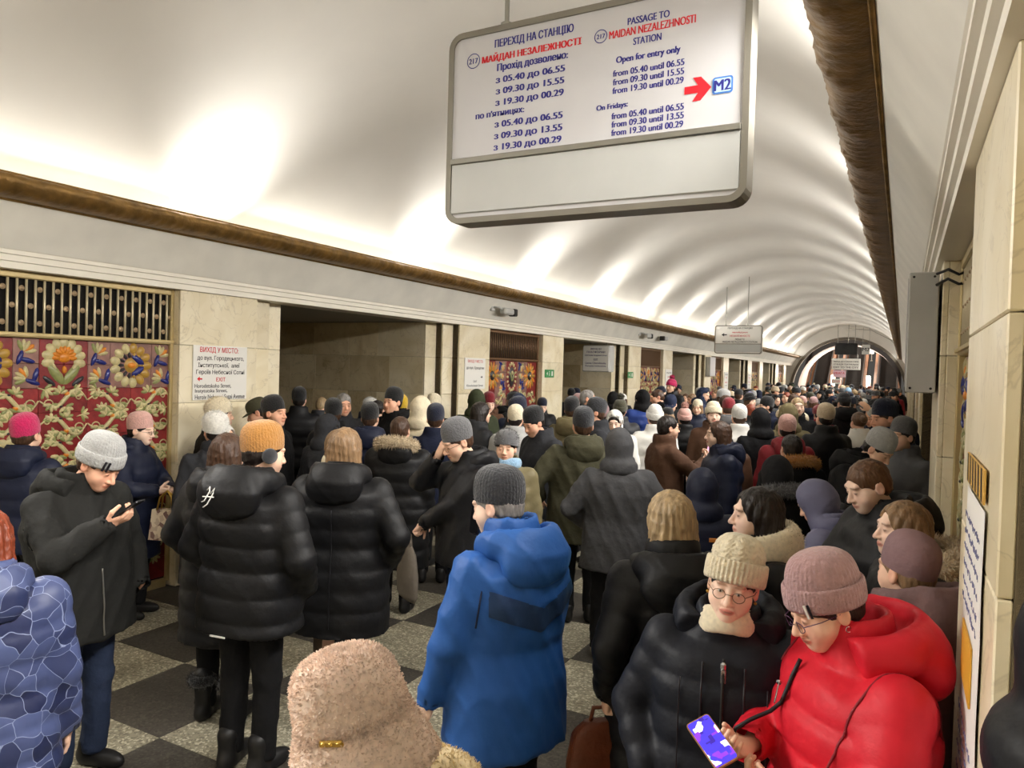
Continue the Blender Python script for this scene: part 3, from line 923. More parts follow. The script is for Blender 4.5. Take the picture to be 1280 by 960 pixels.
# projecting steel sign cases on the piers
def sign_case(side, y0, y1, label):
    x = side_x(side, .09 if side < 0 else .0885)
    s = tag(empty('sign_case', (x, (y0 + y1) / 2, 2.08)), label, 'sign case', 'steel sign cases on the piers')
    L_ = (y1 - y0) / 2
    b = MB(); b.box(-.073, .073, -L_, L_, 0, .665, 0, .006); b.build('case', steel_paint, s)
    b = MB(); sx_ = -side
    b.box(sx_ * .073, sx_ * .078, -L_ + .03, L_ - .03, .03, .635); b.build('face', sign_face, s)
    for xx in (-.05, .05):
        for zz in (.025, .64):
            b = MB(); b.dome((xx, -L_, zz), .007, .007, .004, 8, 2, plane='xz', nx=-1); b.build('screw', dark_metal, s)
    b = MB()
    for zz in (.15, .5): b.box(-sx_ * .073, -sx_ * .0885, -.1, .1, zz, zz + .04)
    b.build('bracket', alu, s)
    return s
sign_case(1, 4.64, 5.5, 'tall grey steel sign case on the right pier')
sign_case(-1, 25.3, 26.1, 'distant grey steel sign case on the left pier')
# cables from the sign case into the grille recess
b = MB()
for q in range(2):
    b.tube([(.14, 4.62, 2.73 - q * .06), (.19, 4.56, 2.745 - q * .05), (.24, 4.55, 2.715 - q * .05), (.27, 4.56, 2.73 - q * .06)], .008, 6)
tag(b.build('cable_bundle', dark_metal, smooth=True), 'dark cables running from the sign case into the recess', 'cable')

# CCTV cameras on the left beam
def cctv(y, flip, label):
    u = .17; x = side_x(-1, u); z = BEAM_Z + .14 + .15
    c = tag(empty('security_camera', (x, y, z)), label, 'camera', 'security cameras on the left beam')
    b = MB(); b.box(-.04, .03, -.06, .06, -.03, .09, 0, .01); b.build('mount', steel_paint, c)
    b = MB(); b.tube([(.02, 0, .03), (.10, .05 * flip, .03), (.13, .12 * flip, .0)], .018, 8); b.build('arm', steel_paint, c, True)
    b = MB(); b.box(.08, .19, min(.10 * flip, .42 * flip), max(.10 * flip, .42 * flip), -.07, .03, 0, .02); b.build('housing', steel_paint, c)
    b = MB(); e = .42 * flip; b.box(.07, .20, min(e, e + .1 * flip), max(e, e + .1 * flip), -.085, .035, 0, .015); b.build('lens_hood', dark_metal, c)
cctv(10.2, 1, 'grey security camera on the beam above the daisy panel')
cctv(17.6, 1, 'second security camera along the left beam')
cctv(19.6, -1, 'third security camera pointing back toward the viewer on the left beam')

# handwritten notice on the near right pier
nt = tag(empty('paper_notice', (XR - .004, 2.1, 1.1)), 'long white handwritten paper notice with yellow arrow on the near right pier', 'notice')
b = MB(); vs = []
for j in range(15):
    z = .77 - j * .095
    curl = .012 * max(0, (j - 9) / 5) ** 2
    for i in range(5):
        y = -.235 + i * .118
        vs.append((-.002 - curl * (1 + i * .4) - .001 * (i % 2), y + (.008 * (j % 3)), z))
b.add(vs, [(j*5+i, j*5+i+1, (j+1)*5+i+1, (j+1)*5+i) for j in range(14) for i in range(4)])
b.build('sheet', paper, nt, True)
b = MB(); rng = random.Random(3)
def scribble(z, y0, y1, amp):
    y = y0; p = []
    while y < y1:
        p.append((-.0075, y, z + amp * rng.uniform(-1, 1))); y += .007
    b.tube(p, .0007, 4)
for z in (.70, .66, .62, .575, .53, .49): scribble(z, -.2, .2, .010)
for z in (.20, .15, .10, .04, -.02, -.08): scribble(z, -.19, .19, .012)
tag(b.build('handwriting', mat('ballpoint', (92, 94, 130), rough=.6), nt), kind='stuff')
b = MB(); b.box(-.008, -.004, -.1, .16, .29, .43); b.build('arrow_patch', mat('marker_yellow', (212, 156, 48), rough=.6), nt)
b = MB(); b.box(-.006, -.002, -.23, .23, .785, .86); b.build('hazard_strip', mat('hazard_yellow', (204, 160, 80), rough=.5), nt)
b = MB()
for i in range(6):
    y = -.2 + i * .075; b.add([(-.0068, y, .787), (-.0068, y + .028, .787), (-.0068, y + .05, .858), (-.0068, y + .022, .858)], [(0, 1, 2, 3)])
b.build('hazard_stripes', ink_black, nt)

# things hanging before the end arch
scr = tag(empty('display_screen', (-2.96, 46.0, 3.48)), 'black display screen hanging before the end arch', 'screen')
b = MB(); b.box(-.6, .6, 0, .12, 0, .66, 0, .02); b.build('housing', dark_metal, scr)
b = MB(); b.box(-.57, .57, -.006, .0, .03, .63); b.build('glass', mat('screen_off', (12, 12, 14), rough=.15), scr)
for x in (-.45, .1, .45):
    b = MB(); b.tube([(x, .06, .65), (x, .06, VZ + math.sqrt(VR**2 - (x - .045)**2) - 3.48)], .02, 6); b.build('hanging_rod', alu, scr)
def far_board(x0, x1, z0, z1, y, label, m, txt=None, top=None):
    s = tag(empty('board_sign', ((x0 + x1) / 2, y, z0)), label, 'sign')
    w = x1 - x0
    b = MB(); b.box(-w/2, w/2, 0, .06, 0, z1 - z0, 0, .015); b.build('panel', m, s)
    if txt:
        for t, fz, hh, mm in txt: lettering(s, t, w * .86, hh, (0, -.003, fz * (z1 - z0)), R90, mm, .03)
    for x in (-w * .4, w * .4):
        b = MB(); b.tube([(x, .03, z1 - z0 - .01), (x, .03, top - z0)], .012, 6); b.build('hanging_rod', alu, s)
far_board(-3.68, -2.19, 2.62, 3.26, 46.0, 'white direction board hanging under the black display', paper, [("ВИХІД ДО ЕСКАЛАТОРІВ", .72, .1, ink_black), ("СТАНЦІЯ ТЕАТРАЛЬНА", .47, .1, ink_black), ("EXIT TO THE CITY", .22, .1, ink_black)], 3.485)
far_board(-3.6, -2.94, 2.18, 2.58, 46.0, 'small pink poster board under the white direction board', mat('pink_board', (222, 186, 200), rough=.5), [("УВАГА", .6, .12, ink_red)], 2.625)
far_board(-3.67, -3.19, 1.80, 2.09, 46.0, 'lowest small white board in front of the escalators', paper, [("ВХІД", .5, .12, ink_red)], 2.185)
far_board(-2.16, -1.74, 3.52, 4.08, 46.2, 'small grey sign panel right of the black display', steel_paint, [("M2", .5, .2, ink_black)], 5.04)
b = MB(); b.tube([(XC, 46.3, 5.0), (XC + 1.2, 46.3, 4.9), (XC + 2.2, 46.3, 4.35), (XC + 2.6, 46.3, 3.9)], .02, 6)
tag(b.build('conduit_pipe', alu, smooth=True), 'thin metal conduit curving along the end wall above the arch', 'pipe')

# ================================================================== PEOPLE: surfaces grown from distance fields
F32 = np.float32
def _len(v): return np.sqrt((v * v).sum(1))
def ell(c, r, R=None):
    c = np.array(c, F32); r = np.array(r, F32)
    def f(P):
        q = P - c
        if R is not None: q = q @ R
        k0 = _len(q / r); k1 = _len(q / (r * r)) + 1e-9
        return k0 * (k0 - 1) / k1
    return f
def cone(a, b, ra, rb, ridge=None):
    a = np.array(a, F32); b = np.array(b, F32); ab = b - a; L2 = float(ab @ ab) + 1e-12; L = math.sqrt(L2)
    def f(P):
        t = np.clip(((P - a) @ ab) / L2, 0, 1)
        d = _len(P - a - t[:, None] * ab)
        r = ra + (rb - ra) * t
        if ridge:
            r = r + ridge[0] * (np.sqrt(np.abs(np.sin(PI * (t * L / ridge[1] + ridge[2])))) - .6)
        return d - r
    return f
def loft(zs, rx, ry, cy=None, cx=None, ridge=None, p=2.4, round_=.02):
    zs, rx, ry = [np.array(v, F32) for v in (zs, rx, ry)]
    cy = np.zeros_like(zs) if cy is None else np.array(cy, F32)
    def f(P):
        z = P[:, 2]
        X = np.interp(z, zs, rx); Y = np.interp(z, zs, ry); C = np.interp(z, zs, cy)
        if ridge:
            q = ridge[0] * (np.sqrt(np.abs(np.sin(PI * (z / ridge[1] + ridge[2])))) - .6)
            X = X + q; Y = Y + q
        u = np.abs(P[:, 0]) / X; v = np.abs(P[:, 1] - C) / Y
        d = ((u ** p + v ** p) ** (1 / p) - 1) * np.minimum(X, Y)
        e = np.maximum(z - zs[-1], zs[0] - z)
        return np.maximum(d, e)
    return f
def torus(c, Rx, Ry, rz, rr, tilt=0.0, gap=None):
    """elliptical ring in the xy plane, tilted about x; tube rr thick, rz tall"""
    c = np.array(c, F32); ct, st = math.cos(tilt), math.sin(tilt)
    def f(P):
        q = P - c
        y = q[:, 1] * ct + q[:, 2] * st; z = -q[:, 1] * st + q[:, 2] * ct; x = q[:, 0]
        k = np.sqrt((x / Rx) ** 2 + (y / Ry) ** 2) + 1e-9
        rad = (k - 1) * np.sqrt(x * x + y * y) / k
        w = np.sqrt((rad / rr) ** 2 + (z / rz) ** 2)
        d = (w - 1) * min(rr, rz)
        if gap is not None:
            d = np.maximum(d, (y - gap))
        return d
    return f
def smin(a, b, k):
    h = np.clip(.5 + .5 * (b - a) / k, 0, 1)
    return b + (a - b) * h - k * h * (1 - h)
def union(fs, k=.03):
    def f(P):
        d = fs[0](P)
        for g in fs[1:]:
            d = smin(d, g(P), k)
        return d
    return f
def minus(f, g, k=.015):
    def h(P):
        return -smin(-f(P), g(P), k)
    return h
def inter(f, g):
    return lambda P: np.maximum(f(P), g(P))
def plane(n, d):
    n = np.array(n, F32)
    return lambda P: P @ n - d
def moved(f, M):
    """field f given in a local frame placed by 4x4 M (rigid)"""
    Mi = np.array(M.inverted(), F32)
    R, t = Mi[:3, :3], Mi[:3, 3]
    return lambda P: f(P @ R.T + t)

def polygonise(f, lo, hi, h):
    lo = np.array(lo, F32); hi = np.array(hi, F32)
    B = 6
    nb = np.maximum(1, np.ceil((hi - lo) / (h * B)).astype(int)); n = nb * B
    bc = np.stack(np.meshgrid(*[np.arange(k) for k in nb], indexing='ij'), -1).reshape(-1, 3)
    cen = lo + (bc.astype(F32) + .5) * (B * h) - h * .5
    dc = f(cen.astype(F32)).astype(F32)
    D = np.repeat(np.repeat(np.repeat(dc.reshape(nb), B, 0), B, 1), B, 2)
    act = np.abs(dc) < B * h * 1.25
    ab = bc[act]
    off = np.stack(np.meshgrid(*[np.arange(B)] * 3, indexing='ij'), -1).reshape(-1, 3)
    idx = (ab[:, None, :] * B + off[None]).reshape(-1, 3)
    D[idx[:, 0], idx[:, 1], idx[:, 2]] = f((lo + idx.astype(F32) * h).astype(F32))
    D[0] = D[-1] = 1; D[:, 0] = D[:, -1] = 1; D[:, :, 0] = D[:, :, -1] = 1
    S = D < 0
    cnt = np.zeros(tuple(n - 1), np.int8)
    cor = [(i, j, k) for i in (0, 1) for j in (0, 1) for k in (0, 1)]
    for i, j, k in cor:
        cnt += S[i:n[0]-1+i, j:n[1]-1+j, k:n[2]-1+k]
    cell = (cnt > 0) & (cnt < 8)
    ci = np.argwhere(cell)
    vid = np.full(cell.shape, -1, np.int64); vid[cell] = np.arange(len(ci))
    acc = np.zeros((len(ci), 3), F32); num = np.zeros(len(ci), F32)
    val = {c: D[ci[:, 0]+c[0], ci[:, 1]+c[1], ci[:, 2]+c[2]] for c in cor}
    for a in range(3):
        for c in cor:
            if c[a]: continue
            c2 = list(c); c2[a] = 1; c2 = tuple(c2)
            va, vb = val[c], val[c2]
            m = (va < 0) != (vb < 0)
            t = np.where(m, va / (va - vb + 1e-12), 0)
            p = np.zeros((len(ci), 3), F32); p += np.array(c, F32); p[:, a] = t
            acc[m] += p[m]; num[m] += 1
    V = lo + (ci + acc / num[:, None]) * h
    Q = []
    for a in range(3):
        b, c = (a + 1) % 3, (a + 2) % 3
        sl0 = [slice(1, None)] * 3; sl1 = [slice(1, None)] * 3
        sl0[a] = slice(0, n[a] - 1); sl1[a] = slice(1, n[a])
        for ax in (b, c):
            sl0[ax] = slice(1, n[ax] - 1); sl1[ax] = slice(1, n[ax] - 1)
        A, Bv = S[tuple(sl0)], S[tuple(sl1)]
        e = np.argwhere(A != Bv)
        if not len(e): continue
        flip = A[e[:, 0], e[:, 1], e[:, 2]]
        e = e.copy(); e[:, b] += 1; e[:, c] += 1
        def at_(db, dc_):
            q = e.copy(); q[:, b] -= db; q[:, c] -= dc_
            return vid[q[:, 0], q[:, 1], q[:, 2]]
        quad = np.stack([at_(1, 1), at_(0, 1), at_(0, 0), at_(1, 0)], 1)
        quad[~flip] = quad[~flip][:, ::-1]
        Q.append(quad)
    return V.astype(F32), np.concatenate(Q)

def np_mesh(name, V, Q, m, tone=None, extra=None, midx=None):
    me = bpy.data.meshes.new(name)
    me.vertices.add(len(V)); me.vertices.foreach_set('co', np.ascontiguousarray(V, F32).ravel())
    k = Q.shape[1]
    me.loops.add(Q.size); me.loops.foreach_set('vertex_index', np.ascontiguousarray(Q, np.int32).ravel())
    me.polygons.add(len(Q)); me.polygons.foreach_set('loop_start', np.arange(len(Q), dtype=np.int32) * k)
    me.polygons.foreach_set('use_smooth', np.ones(len(Q), bool))
    for mm in (m if isinstance(m, (list, tuple)) else [m]): me.materials.append(mm)
    if midx is not None: me.polygons.foreach_set('material_index', midx)
    if tone is not None:
        at_ = me.attributes.new('tone', 'FLOAT_COLOR', 'POINT')
        c4 = np.ones((len(V), 4), F32); c4[:, :3] = tone
        at_.data.foreach_set('color', c4.ravel())
    me.update(); me.validate()
    return me
def vnormals(V, Q):
    n = np.cross(V[Q[:, 2]] - V[Q[:, 0]], V[Q[:, 3]] - V[Q[:, 1]])
    N = np.zeros_like(V)
    for k in range(4): np.add.at(N, Q[:, k], n)
    return N / (np.linalg.norm(N, axis=1, keepdims=True) + 1e-9)
def wrinkle(V, Q, amp, freq=9.0, seed=0, drape=False):
    """soft folds pushed along the normal"""
    if amp <= 0: return V
    N = vnormals(V, Q); r = np.random.RandomState(seed); w = np.zeros(len(V))
    for k in range(5):
        d = r.normal(size=3); d[2] *= (.3 if drape and k < 4 else 1.4); d /= np.linalg.norm(d)
        fq = freq * r.uniform(.7, 2.2)
        ph = (V @ d) * fq * (1.5 if drape else 1) + 1.3 * np.sin((V @ r.normal(size=3)) * freq * (.35 if drape else .6) + r.uniform(0, 6))
        w += (1 - np.abs(np.sin(ph))) ** 2 * r.uniform(.5, 1)
    return (V + N * (amp * (w / 2.2 - .45))[:, None]).astype(F32)
def fuzz(V, Q, count, ln, seed=1, wid=.35):
    """short loose fibres standing off a furry surface: extra triangles (as degenerate-free quads)"""
    r = np.random.RandomState(seed); N = vnormals(V, Q)
    i = r.randint(0, len(Q), count); w = r.dirichlet((1, 1, 1, 1), count).astype(F32)
    P = (V[Q[i]] * w[..., None]).sum(1); n = N[Q[i, 0]]
    d = n + r.normal(size=(count, 3)) * .55; d /= np.linalg.norm(d, axis=1, keepdims=True)
    t = np.cross(d, r.normal(size=(count, 3))); t /= np.linalg.norm(t, axis=1, keepdims=True) + 1e-9
    l = (ln * r.uniform(.6, 1.4, count))[:, None]; s = l * wid * .5
    base = P - n * ln * .2
    A = base - t * s; Bq = base + t * s; C = base + d * l + t * s * .3; Dq = base + d * l - t * s * .3
    V2 = np.concatenate([V, np.stack([A, Bq, C, Dq], 1).reshape(-1, 3)])
    q = len(V) + np.arange(count * 4).reshape(-1, 4)
    return V2.astype(F32), np.concatenate([Q, q])

# ---- cloth, skin, hair
skin = mat('skin', (244, 200, 172), rough=.5, noise=.05, scale=25, attr='tone', spec=.35)
skin_p = mat('skin_pale', (250, 216, 194), rough=.5, noise=.05, scale=25, attr='tone', spec=.35)
skin_r = mat('skin_ruddy', (236, 182, 152), rough=.5, noise=.06, scale=25, attr='tone', spec=.35)
def cloth(name, rgb, kind='matte'):
    if kind == 'nylon': return mat(name, rgb, rough=.55, noise=.06, scale=7, bump=.32, bscale=12, spec=.3, detail=4)
    if kind == 'knit': return mat(name, rgb, rough=.9, noise=.10, scale=40, bump=.5, bscale=90, spec=.15, sheen=.3)
    if kind == 'fur': return mat(name, rgb, rough=.9, noise=.12, scale=60, spec=.1, sheen=.4)
    if kind == 'denim': return mat(name, rgb, rough=.85, noise=.18, scale=9, bump=.3, bscale=30, spec=.2)
    if kind == 'hair': return mat(name, rgb, rough=.42, noise=.38, scale=46, bump=.55, bscale=60, spec=.4, stretch=(1, 1, .12))
    return mat(name, rgb, rough=.8, noise=.10, scale=9, bump=.35, bscale=22, spec=.25)
eye_w = mat('eye_white', (224, 218, 210), rough=.2)
eye_d = mat('eye_iris', (52, 40, 34), rough=.15)
lens_m = mat('lens', (235, 238, 240), rough=.05, transmission=1.0, spec=.5, alpha=.35)

# ---- head in its own frame: +y is where the face looks, z up, chin -.115, crown +.12
def head_field(fem=0.0, old=0.0, hero=True):
    j = .93 if fem else 1.0
    parts = [ell((0, -.012, .032), (.076, .098, .088)), ell((0, .028, -.035), (.060 * j, .066, .078)),
             ell((0, .062, -.088), (.034 * j, .032, .028)),
             ell((.040, .048, -.034), (.030, .034, .034)), ell((-.040, .048, -.034), (.030, .034, .034))]
    f = union(parts, .035)
    f = union([f, cone((-.036, .083, .030), (.036, .083, .030), .012, .012)], .018)
    for s in (-1, 1):
        f = minus(f, ell((s * .031, .112, .006), (.021, .022, .014)), .012)
    f = union([f, ell((.031, .082, .004), (.0145, .013, .0135)), ell((-.031, .082, .004), (.0145, .013, .0135))], .006)
    f = union([f, cone((0, .091, .014), (0, .1155, -.030), .0075, .0122)], .012)
    f = union([f, ell((.013, .103, -.034), (.010, .011, .0085)), ell((-.013, .103, -.034), (.010, .011, .0085))], .006)
    f = union([f, ell((0, .094, -.057), (.025, .012, .0065)), ell((0, .092, -.068), (.021, .012, .0075))], .006)
    f = minus(f, cone((-.024, .108, -.0625), (.024, .108, -.0625), .0022, .0022), .004)
    for s in (-1, 1):
        ear = minus(ell((s * .080, -.008, -.004), (.011, .021, .033)), ell((s * .090, -.003, .0), (.008, .012, .02)), .006)
        f = union([f, ear], .008)
    f = union([f, cone((0, -.018, -.07), (0, -.035, -.20), .052 * j, .060 * j)], .03)
    return f
def head_tone(V, brow=(.40, .32, .27), lip=(.80, .50, .48), eyes=True, blush=.12, old=0):
    c = np.ones((len(V), 3), F32)
    x, y, z = V[:, 0], V[:, 1], V[:, 2]
    fr = y > .05
    def mixc(w, col):
        w = np.clip(w, 0, 1)[:, None]; c[:] = c * (1 - w) + np.array(col, F32) * w
    ch = np.exp(-(((np.abs(x) - .042) / .026) ** 2 + ((z + .032) / .024) ** 2)) * fr
    mixc(ch * blush * 3, (1.0, .80, .78))
    nz = np.exp(-((x / .016) ** 2 + ((z + .03) / .016) ** 2)) * (y > .1)
    mixc(nz * blush * 3, (1.0, .80, .78))
    lp = (1.25 - np.sqrt((x / .0235) ** 2 + ((z + .0628) / .0098) ** 2)) * 4 * (y > .075)
    mixc(lp, lip)
    ml = (1.2 - np.sqrt((x / .022) ** 2 + ((z + .0625) / .0022) ** 2)) * 3 * (y > .075)
    mixc(ml, (.45, .28, .27))
    bz = .030 - 9.0 * (np.abs(x) - .030) ** 2
    br = (1.3 - np.sqrt(((np.abs(x) - .032) / .019) ** 2 + ((z - bz) / .0050) ** 2)) * 3 * (y > .06)
    mixc(br, brow)
    so = np.exp(-(((np.abs(x) - .031) / .018) ** 2 + ((z - .002) / .012) ** 2)) * (y > .06)
    mixc(so * .35, (.74, .55, .50))
    if eyes:
        ey = (1.2 - np.sqrt(((np.abs(x) - .031) / .0125) ** 2 + ((z - .004) / .0052) ** 2)) * 3 * (y > .06)
        mixc(ey, (.30, .24, .22))
    if old:  # shade of mouth folds and under-eye creases painted into the skin tone
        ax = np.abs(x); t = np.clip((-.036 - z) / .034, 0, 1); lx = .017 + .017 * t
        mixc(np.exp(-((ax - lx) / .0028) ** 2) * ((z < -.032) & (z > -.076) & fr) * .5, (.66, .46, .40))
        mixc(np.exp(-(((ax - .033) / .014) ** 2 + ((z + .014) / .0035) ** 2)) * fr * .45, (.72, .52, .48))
    er = np.clip((np.abs(x) - .076) / .006, 0, 1) * (np.abs(y) < .04)
    mixc(er * .5, (1.0, .76, .72))
    return c
_head_cache = {}
def head_geo(fem, h, eyes):
    k = (fem, h, eyes)
    if k not in _head_cache:
        V, Q = polygonise(head_field(fem), (-.105, -.125, -.215), (.105, .14, .135), h)
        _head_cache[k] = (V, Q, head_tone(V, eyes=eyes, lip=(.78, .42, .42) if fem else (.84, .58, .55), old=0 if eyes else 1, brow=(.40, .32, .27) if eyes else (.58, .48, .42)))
    return _head_cache[k]

# ---- hand: wrist at the origin, fingers along +x, palm looks to -z, thumb on +y (right hand seen from its back)
def hand_field(curl, spread=1.0, tcurl=.3):
    fs = [ell((.047, .0, -.002), (.050, .041, .017)), cone((-.03, 0, 0), (.02, 0, 0), .026, .024)]
    palm = union(fs, .02)
    fingers = []
    for i, (y, L) in enumerate(((.029, .070), (.010, .079), (-.0095, .073), (-.027, .057))):
        p = np.array((.086 - .004 * abs(i - 1.2), y, 0.0)); a = 0.0
        dy = (y * .22) * spread
        chain = []
        for sgm, fr in enumerate((.45, .32, .25)):
            a += curl[sgm] * (1 + .06 * i)
            q = p + np.array((math.cos(a), dy * .6, -math.sin(a))) * L * fr
            chain.append(cone(p, q, .0092 - .0008 * sgm - .0006 * (i == 3), .0086 - .0008 * sgm - .0006 * (i == 3)))
            p = q
        fingers.append(union(chain, .004))
    t0 = (.018, .030, -.006); t1 = (.052, .054, -.014 - .03 * tcurl); t2 = (.084, .056 - .02 * tcurl, -.020 - .06 * tcurl)
    thumb = union([cone(t0, t1, .0135, .011), cone(t1, t2, .0108, .0088)], .006)
    base = union([palm, thumb], .012)
    def f(P):
        d = base(P)
        for g in fingers: d = smin(d, g(P), .0045)
        return d
    return f
HANDS = {}
def hand_geo(kind, h):
    k = (kind, h)
    if k not in HANDS:
        cu = {'relaxed': (.35, .45, .35), 'hold': (.55, .75, .55), 'fist': (1.25, 1.45, .9), 'flat': (.10, .12, .10)}[kind]
        HANDS[k] = polygonise(hand_field(cu, 1.0, {'fist': .9, 'hold': .55, 'relaxed': .3, 'flat': .1}[kind]), (-.045, -.06, -.11), (.185, .085, .035), h)
    return HANDS[k]

def V3(*a): return np.array(a, float)
def arm_ik(sh, wr, pole, la=.29, lb=.265):
    sh, wr = np.array(sh, float), np.array(wr, float)
    d = wr - sh; L = np.linalg.norm(d); L = min(L, la + lb - .004); d = d / np.linalg.norm(d); wr = sh + d * L
    x = (la * la - lb * lb + L * L) / (2 * L); y = math.sqrt(max(0, la * la - x * x))
    p = np.array(pole, float); p = p - d * (p @ d); p /= np.linalg.norm(p) + 1e-9
    return sh + d * x + p * y, wr
def hand_matrix(wr, direc, palm, side):
    X = np.array(direc, float); X /= np.linalg.norm(X)
    Zv = -np.array(palm, float); Zv = Zv - X * (Zv @ X); Zv /= np.linalg.norm(Zv) + 1e-9
    Yv = np.cross(Zv, X)
    R = np.stack([X, Yv * side, Zv], 1)      # side=+1: thumb at +y of frame
    return R, np.array(wr, float)

POSES = {   # right wrist, right pole, left wrist, left pole
    'down': ((.285, .03, .83), (.5, -1, -.1), (-.285, .03, .83), (-.5, -1, -.1)),
    'pocket': ((.25, .12, .93), (.8, -.8, -.2), (-.25, .12, .93), (-.8, -.8, -.2)),
    'phone': ((.10, .31, 1.14), (.9, -.2, -.8), (-.25, .12, .93), (-.8, -.8, -.2)),
    'phone2': ((.09, .33, 1.20), (.9, -.2, -.8), (-.08, .31, 1.14), (-.9, -.2, -.8)),
    'front': ((.10, .25, 1.00), (.9, -.4, -.4), (-.10, .25, 1.00), (-.9, -.4, -.4)),
}
COATS = {   # hem, waist width, hip width, chest, ridge amp, ridge step, wrinkle
    'puffer': dict(hem=.80, wx=.238, hx=.243, cx=.242, ridge=(.016, .125), wr=.007, ar=.082, rp=.55),
    'puffer_long': dict(hem=.42, wx=.222, hx=.252, cx=.236, ridge=(.014, .12), wr=.006, ar=.08, rp=.1),
    'parka': dict(hem=.68, wx=.235, hx=.248, cx=.240, ridge=None, wr=.016, ar=.08, rp=0),
    'coat_long': dict(hem=.40, wx=.22, hx=.25, cx=.232, ridge=None, wr=.013, ar=.076, rp=0),
    'jacket': dict(hem=.80, wx=.225, hx=.230, cx=.235, ridge=None, wr=.014, ar=.076, rp=0),
}
def head_matrix(yaw, pitch, roll, fwd=0.0):
    piv = Vector((0, .0 + fwd, 1.475))
    R = Euler((math.radians(-pitch), math.radians(roll), 0), 'XYZ').to_matrix().to_4x4()
    R = Matrix.Rotation(math.radians(yaw), 4, 'Z') @ R
    return Matrix.Translation(piv) @ R @ Matrix.Translation(Vector((0, .028, .15)))

def coat_geo(ct, pose, h, wide=1.0, seed=0, hem=None, open_neck=True, slouch=0.0, collar=1.0):
    c = dict(COATS[ct]); hem = c['hem'] if hem is None else hem
    w = wide
    zs = [hem, max(hem + .02, .93), 1.08, 1.28, 1.385, 1.435, 1.475, 1.50]
    if zs[1] <= hem: zs[1] = hem + .03
    rx = [c['hx'] * 1.03 * w, c['hx'] * w, c['wx'] * w, c['cx'] * w, .215 * w, .17, .115, .085]
    ry = [.185 * w, .182 * w, .165 * w, .172 * w, .145 * w, .125, .105, .085]
    sl = slouch
    cy = [0, 0, .005, -.01 - sl * .3, -.022 - sl * .5, -.025 - sl * .3, -.015, -.01]
    rg = c['ridge'] and (c['ridge'][0], c['ridge'][1], c['rp'])
    body = loft(zs, rx, ry, cy, ridge=rg)
    rw, rp, lw, lp = pose
    arms = []
    out = {}
    ar = c['ar'] * (0.5 + .5 * w)
    for s, wr, po in ((1, rw, rp), (-1, lw, lp)):
        shd = V3(s * .190 * w, -.015, 1.385)
        el, wr2 = arm_ik(shd, wr, po)
        fd = (wr2 - el) / np.linalg.norm(wr2 - el)
        aw = wr2 - fd * .01
        rd = c['ridge'] and (.009, .10, .3)
        arms.append(union([cone(shd, el, ar * 1.05, ar * .86, rd), cone(el, aw, ar * .88, ar * .66, rd)], .02))
        out[s] = (el, wr2, fd)
    f = union([body, union(arms, .01)], .035)
    if collar:
        f = union([f, torus((0, -.012, 1.498 + .012 * (collar - 1)), .096, .094, .045 * collar, .022, -.12)], .02)
    f = minus(f, cone((0, .012, 1.50), (0, .02, 1.62), .068, .085), .012)
    for s in (1, -1):        # hollow cuffs
        el, wr2, fd = out[s]
        f = minus(f, cone(wr2 - fd * .012, wr2 + fd * .05, ar * .48, ar * .5), .008)
    pts = [V3(.33, .24, 1.6), V3(-.33, -.26, hem - .05)] + [out[s][1] + e for s in (1, -1) for e in (V3(.09, .09, .09), V3(-.09, -.09, -.09))] + [out[s][0] + e for s in (1, -1) for e in (V3(.12, .12, .12), V3(-.12, -.12, -.12))]
    lo, hi = np.min(pts, 0), np.max(pts, 0)
    V, Q = polygonise(f, lo - .02, hi + .02, h)
    V = wrinkle(V, Q, c['wr'], 9, seed, not c['ridge'])
    return V, Q, out

def body_geo(arms, hm, fem, hh, hk, hands, legs, eyes=True):
    """head, neck, trunk, arms, hands and legs as one mesh with a tone attribute"""
    Vs, Qs, Ts = [], [], []
    def addg(V, Q, T=None):
        n = sum(len(v) for v in Vs); Vs.append(V); Qs.append(Q + n); Ts.append(np.ones((len(V), 3), F32) if T is None else T)
    V, Q, T = head_geo(fem, hh, eyes)
    Mh = np.array(hm, F32); addg(V @ Mh[:3, :3].T + Mh[:3, 3], Q, T)
    nk = hm @ Vector((0, -.03, -.15))
    fs = [loft([.86, 1.0, 1.25, 1.38, 1.44], [.15, .14, .16, .14, .06], [.10, .095, .10, .09, .06]), cone((0, -.01, 1.38), tuple(nk), .06, .052)]
    for s in (1, -1):
        el, wr, fd = arms[s]
        fs += [cone((s * .165, -.015, 1.375), el, .048, .040), cone(el, wr, .038, .026)]
        hx = legs
        fs += [cone((s * .085, 0, .88), (s * .095, .01, .48), .075, .052), cone((s * .095, .01, .48), (s * .10, 0, .08), .052, .036)]
    V, Q = polygonise(union(fs, .03), (-.55, -.45, .03), (.55, .55, 1.75), .028)
    addg(V, Q)
    for s in (1, -1):
        if hands.get(s):
            kind, direc, palm = hands[s]
            el, wr, fd = arms[s]
            direc = fd if direc is None else direc
            V, Q = hand_geo(kind, hk)
            V = V.copy()
            R, t = hand_matrix(wr, direc, palm, s)
            # frame's +y is the thumb; mirrored for one side so flip the winding
            V = V @ R.T.astype(F32) + t.astype(F32)
            if np.linalg.det(R) < 0: Q = Q[:, ::-1]
            addg(V.astype(F32), Q)
    return np.concatenate(Vs), np.concatenate(Qs), np.concatenate(Ts)

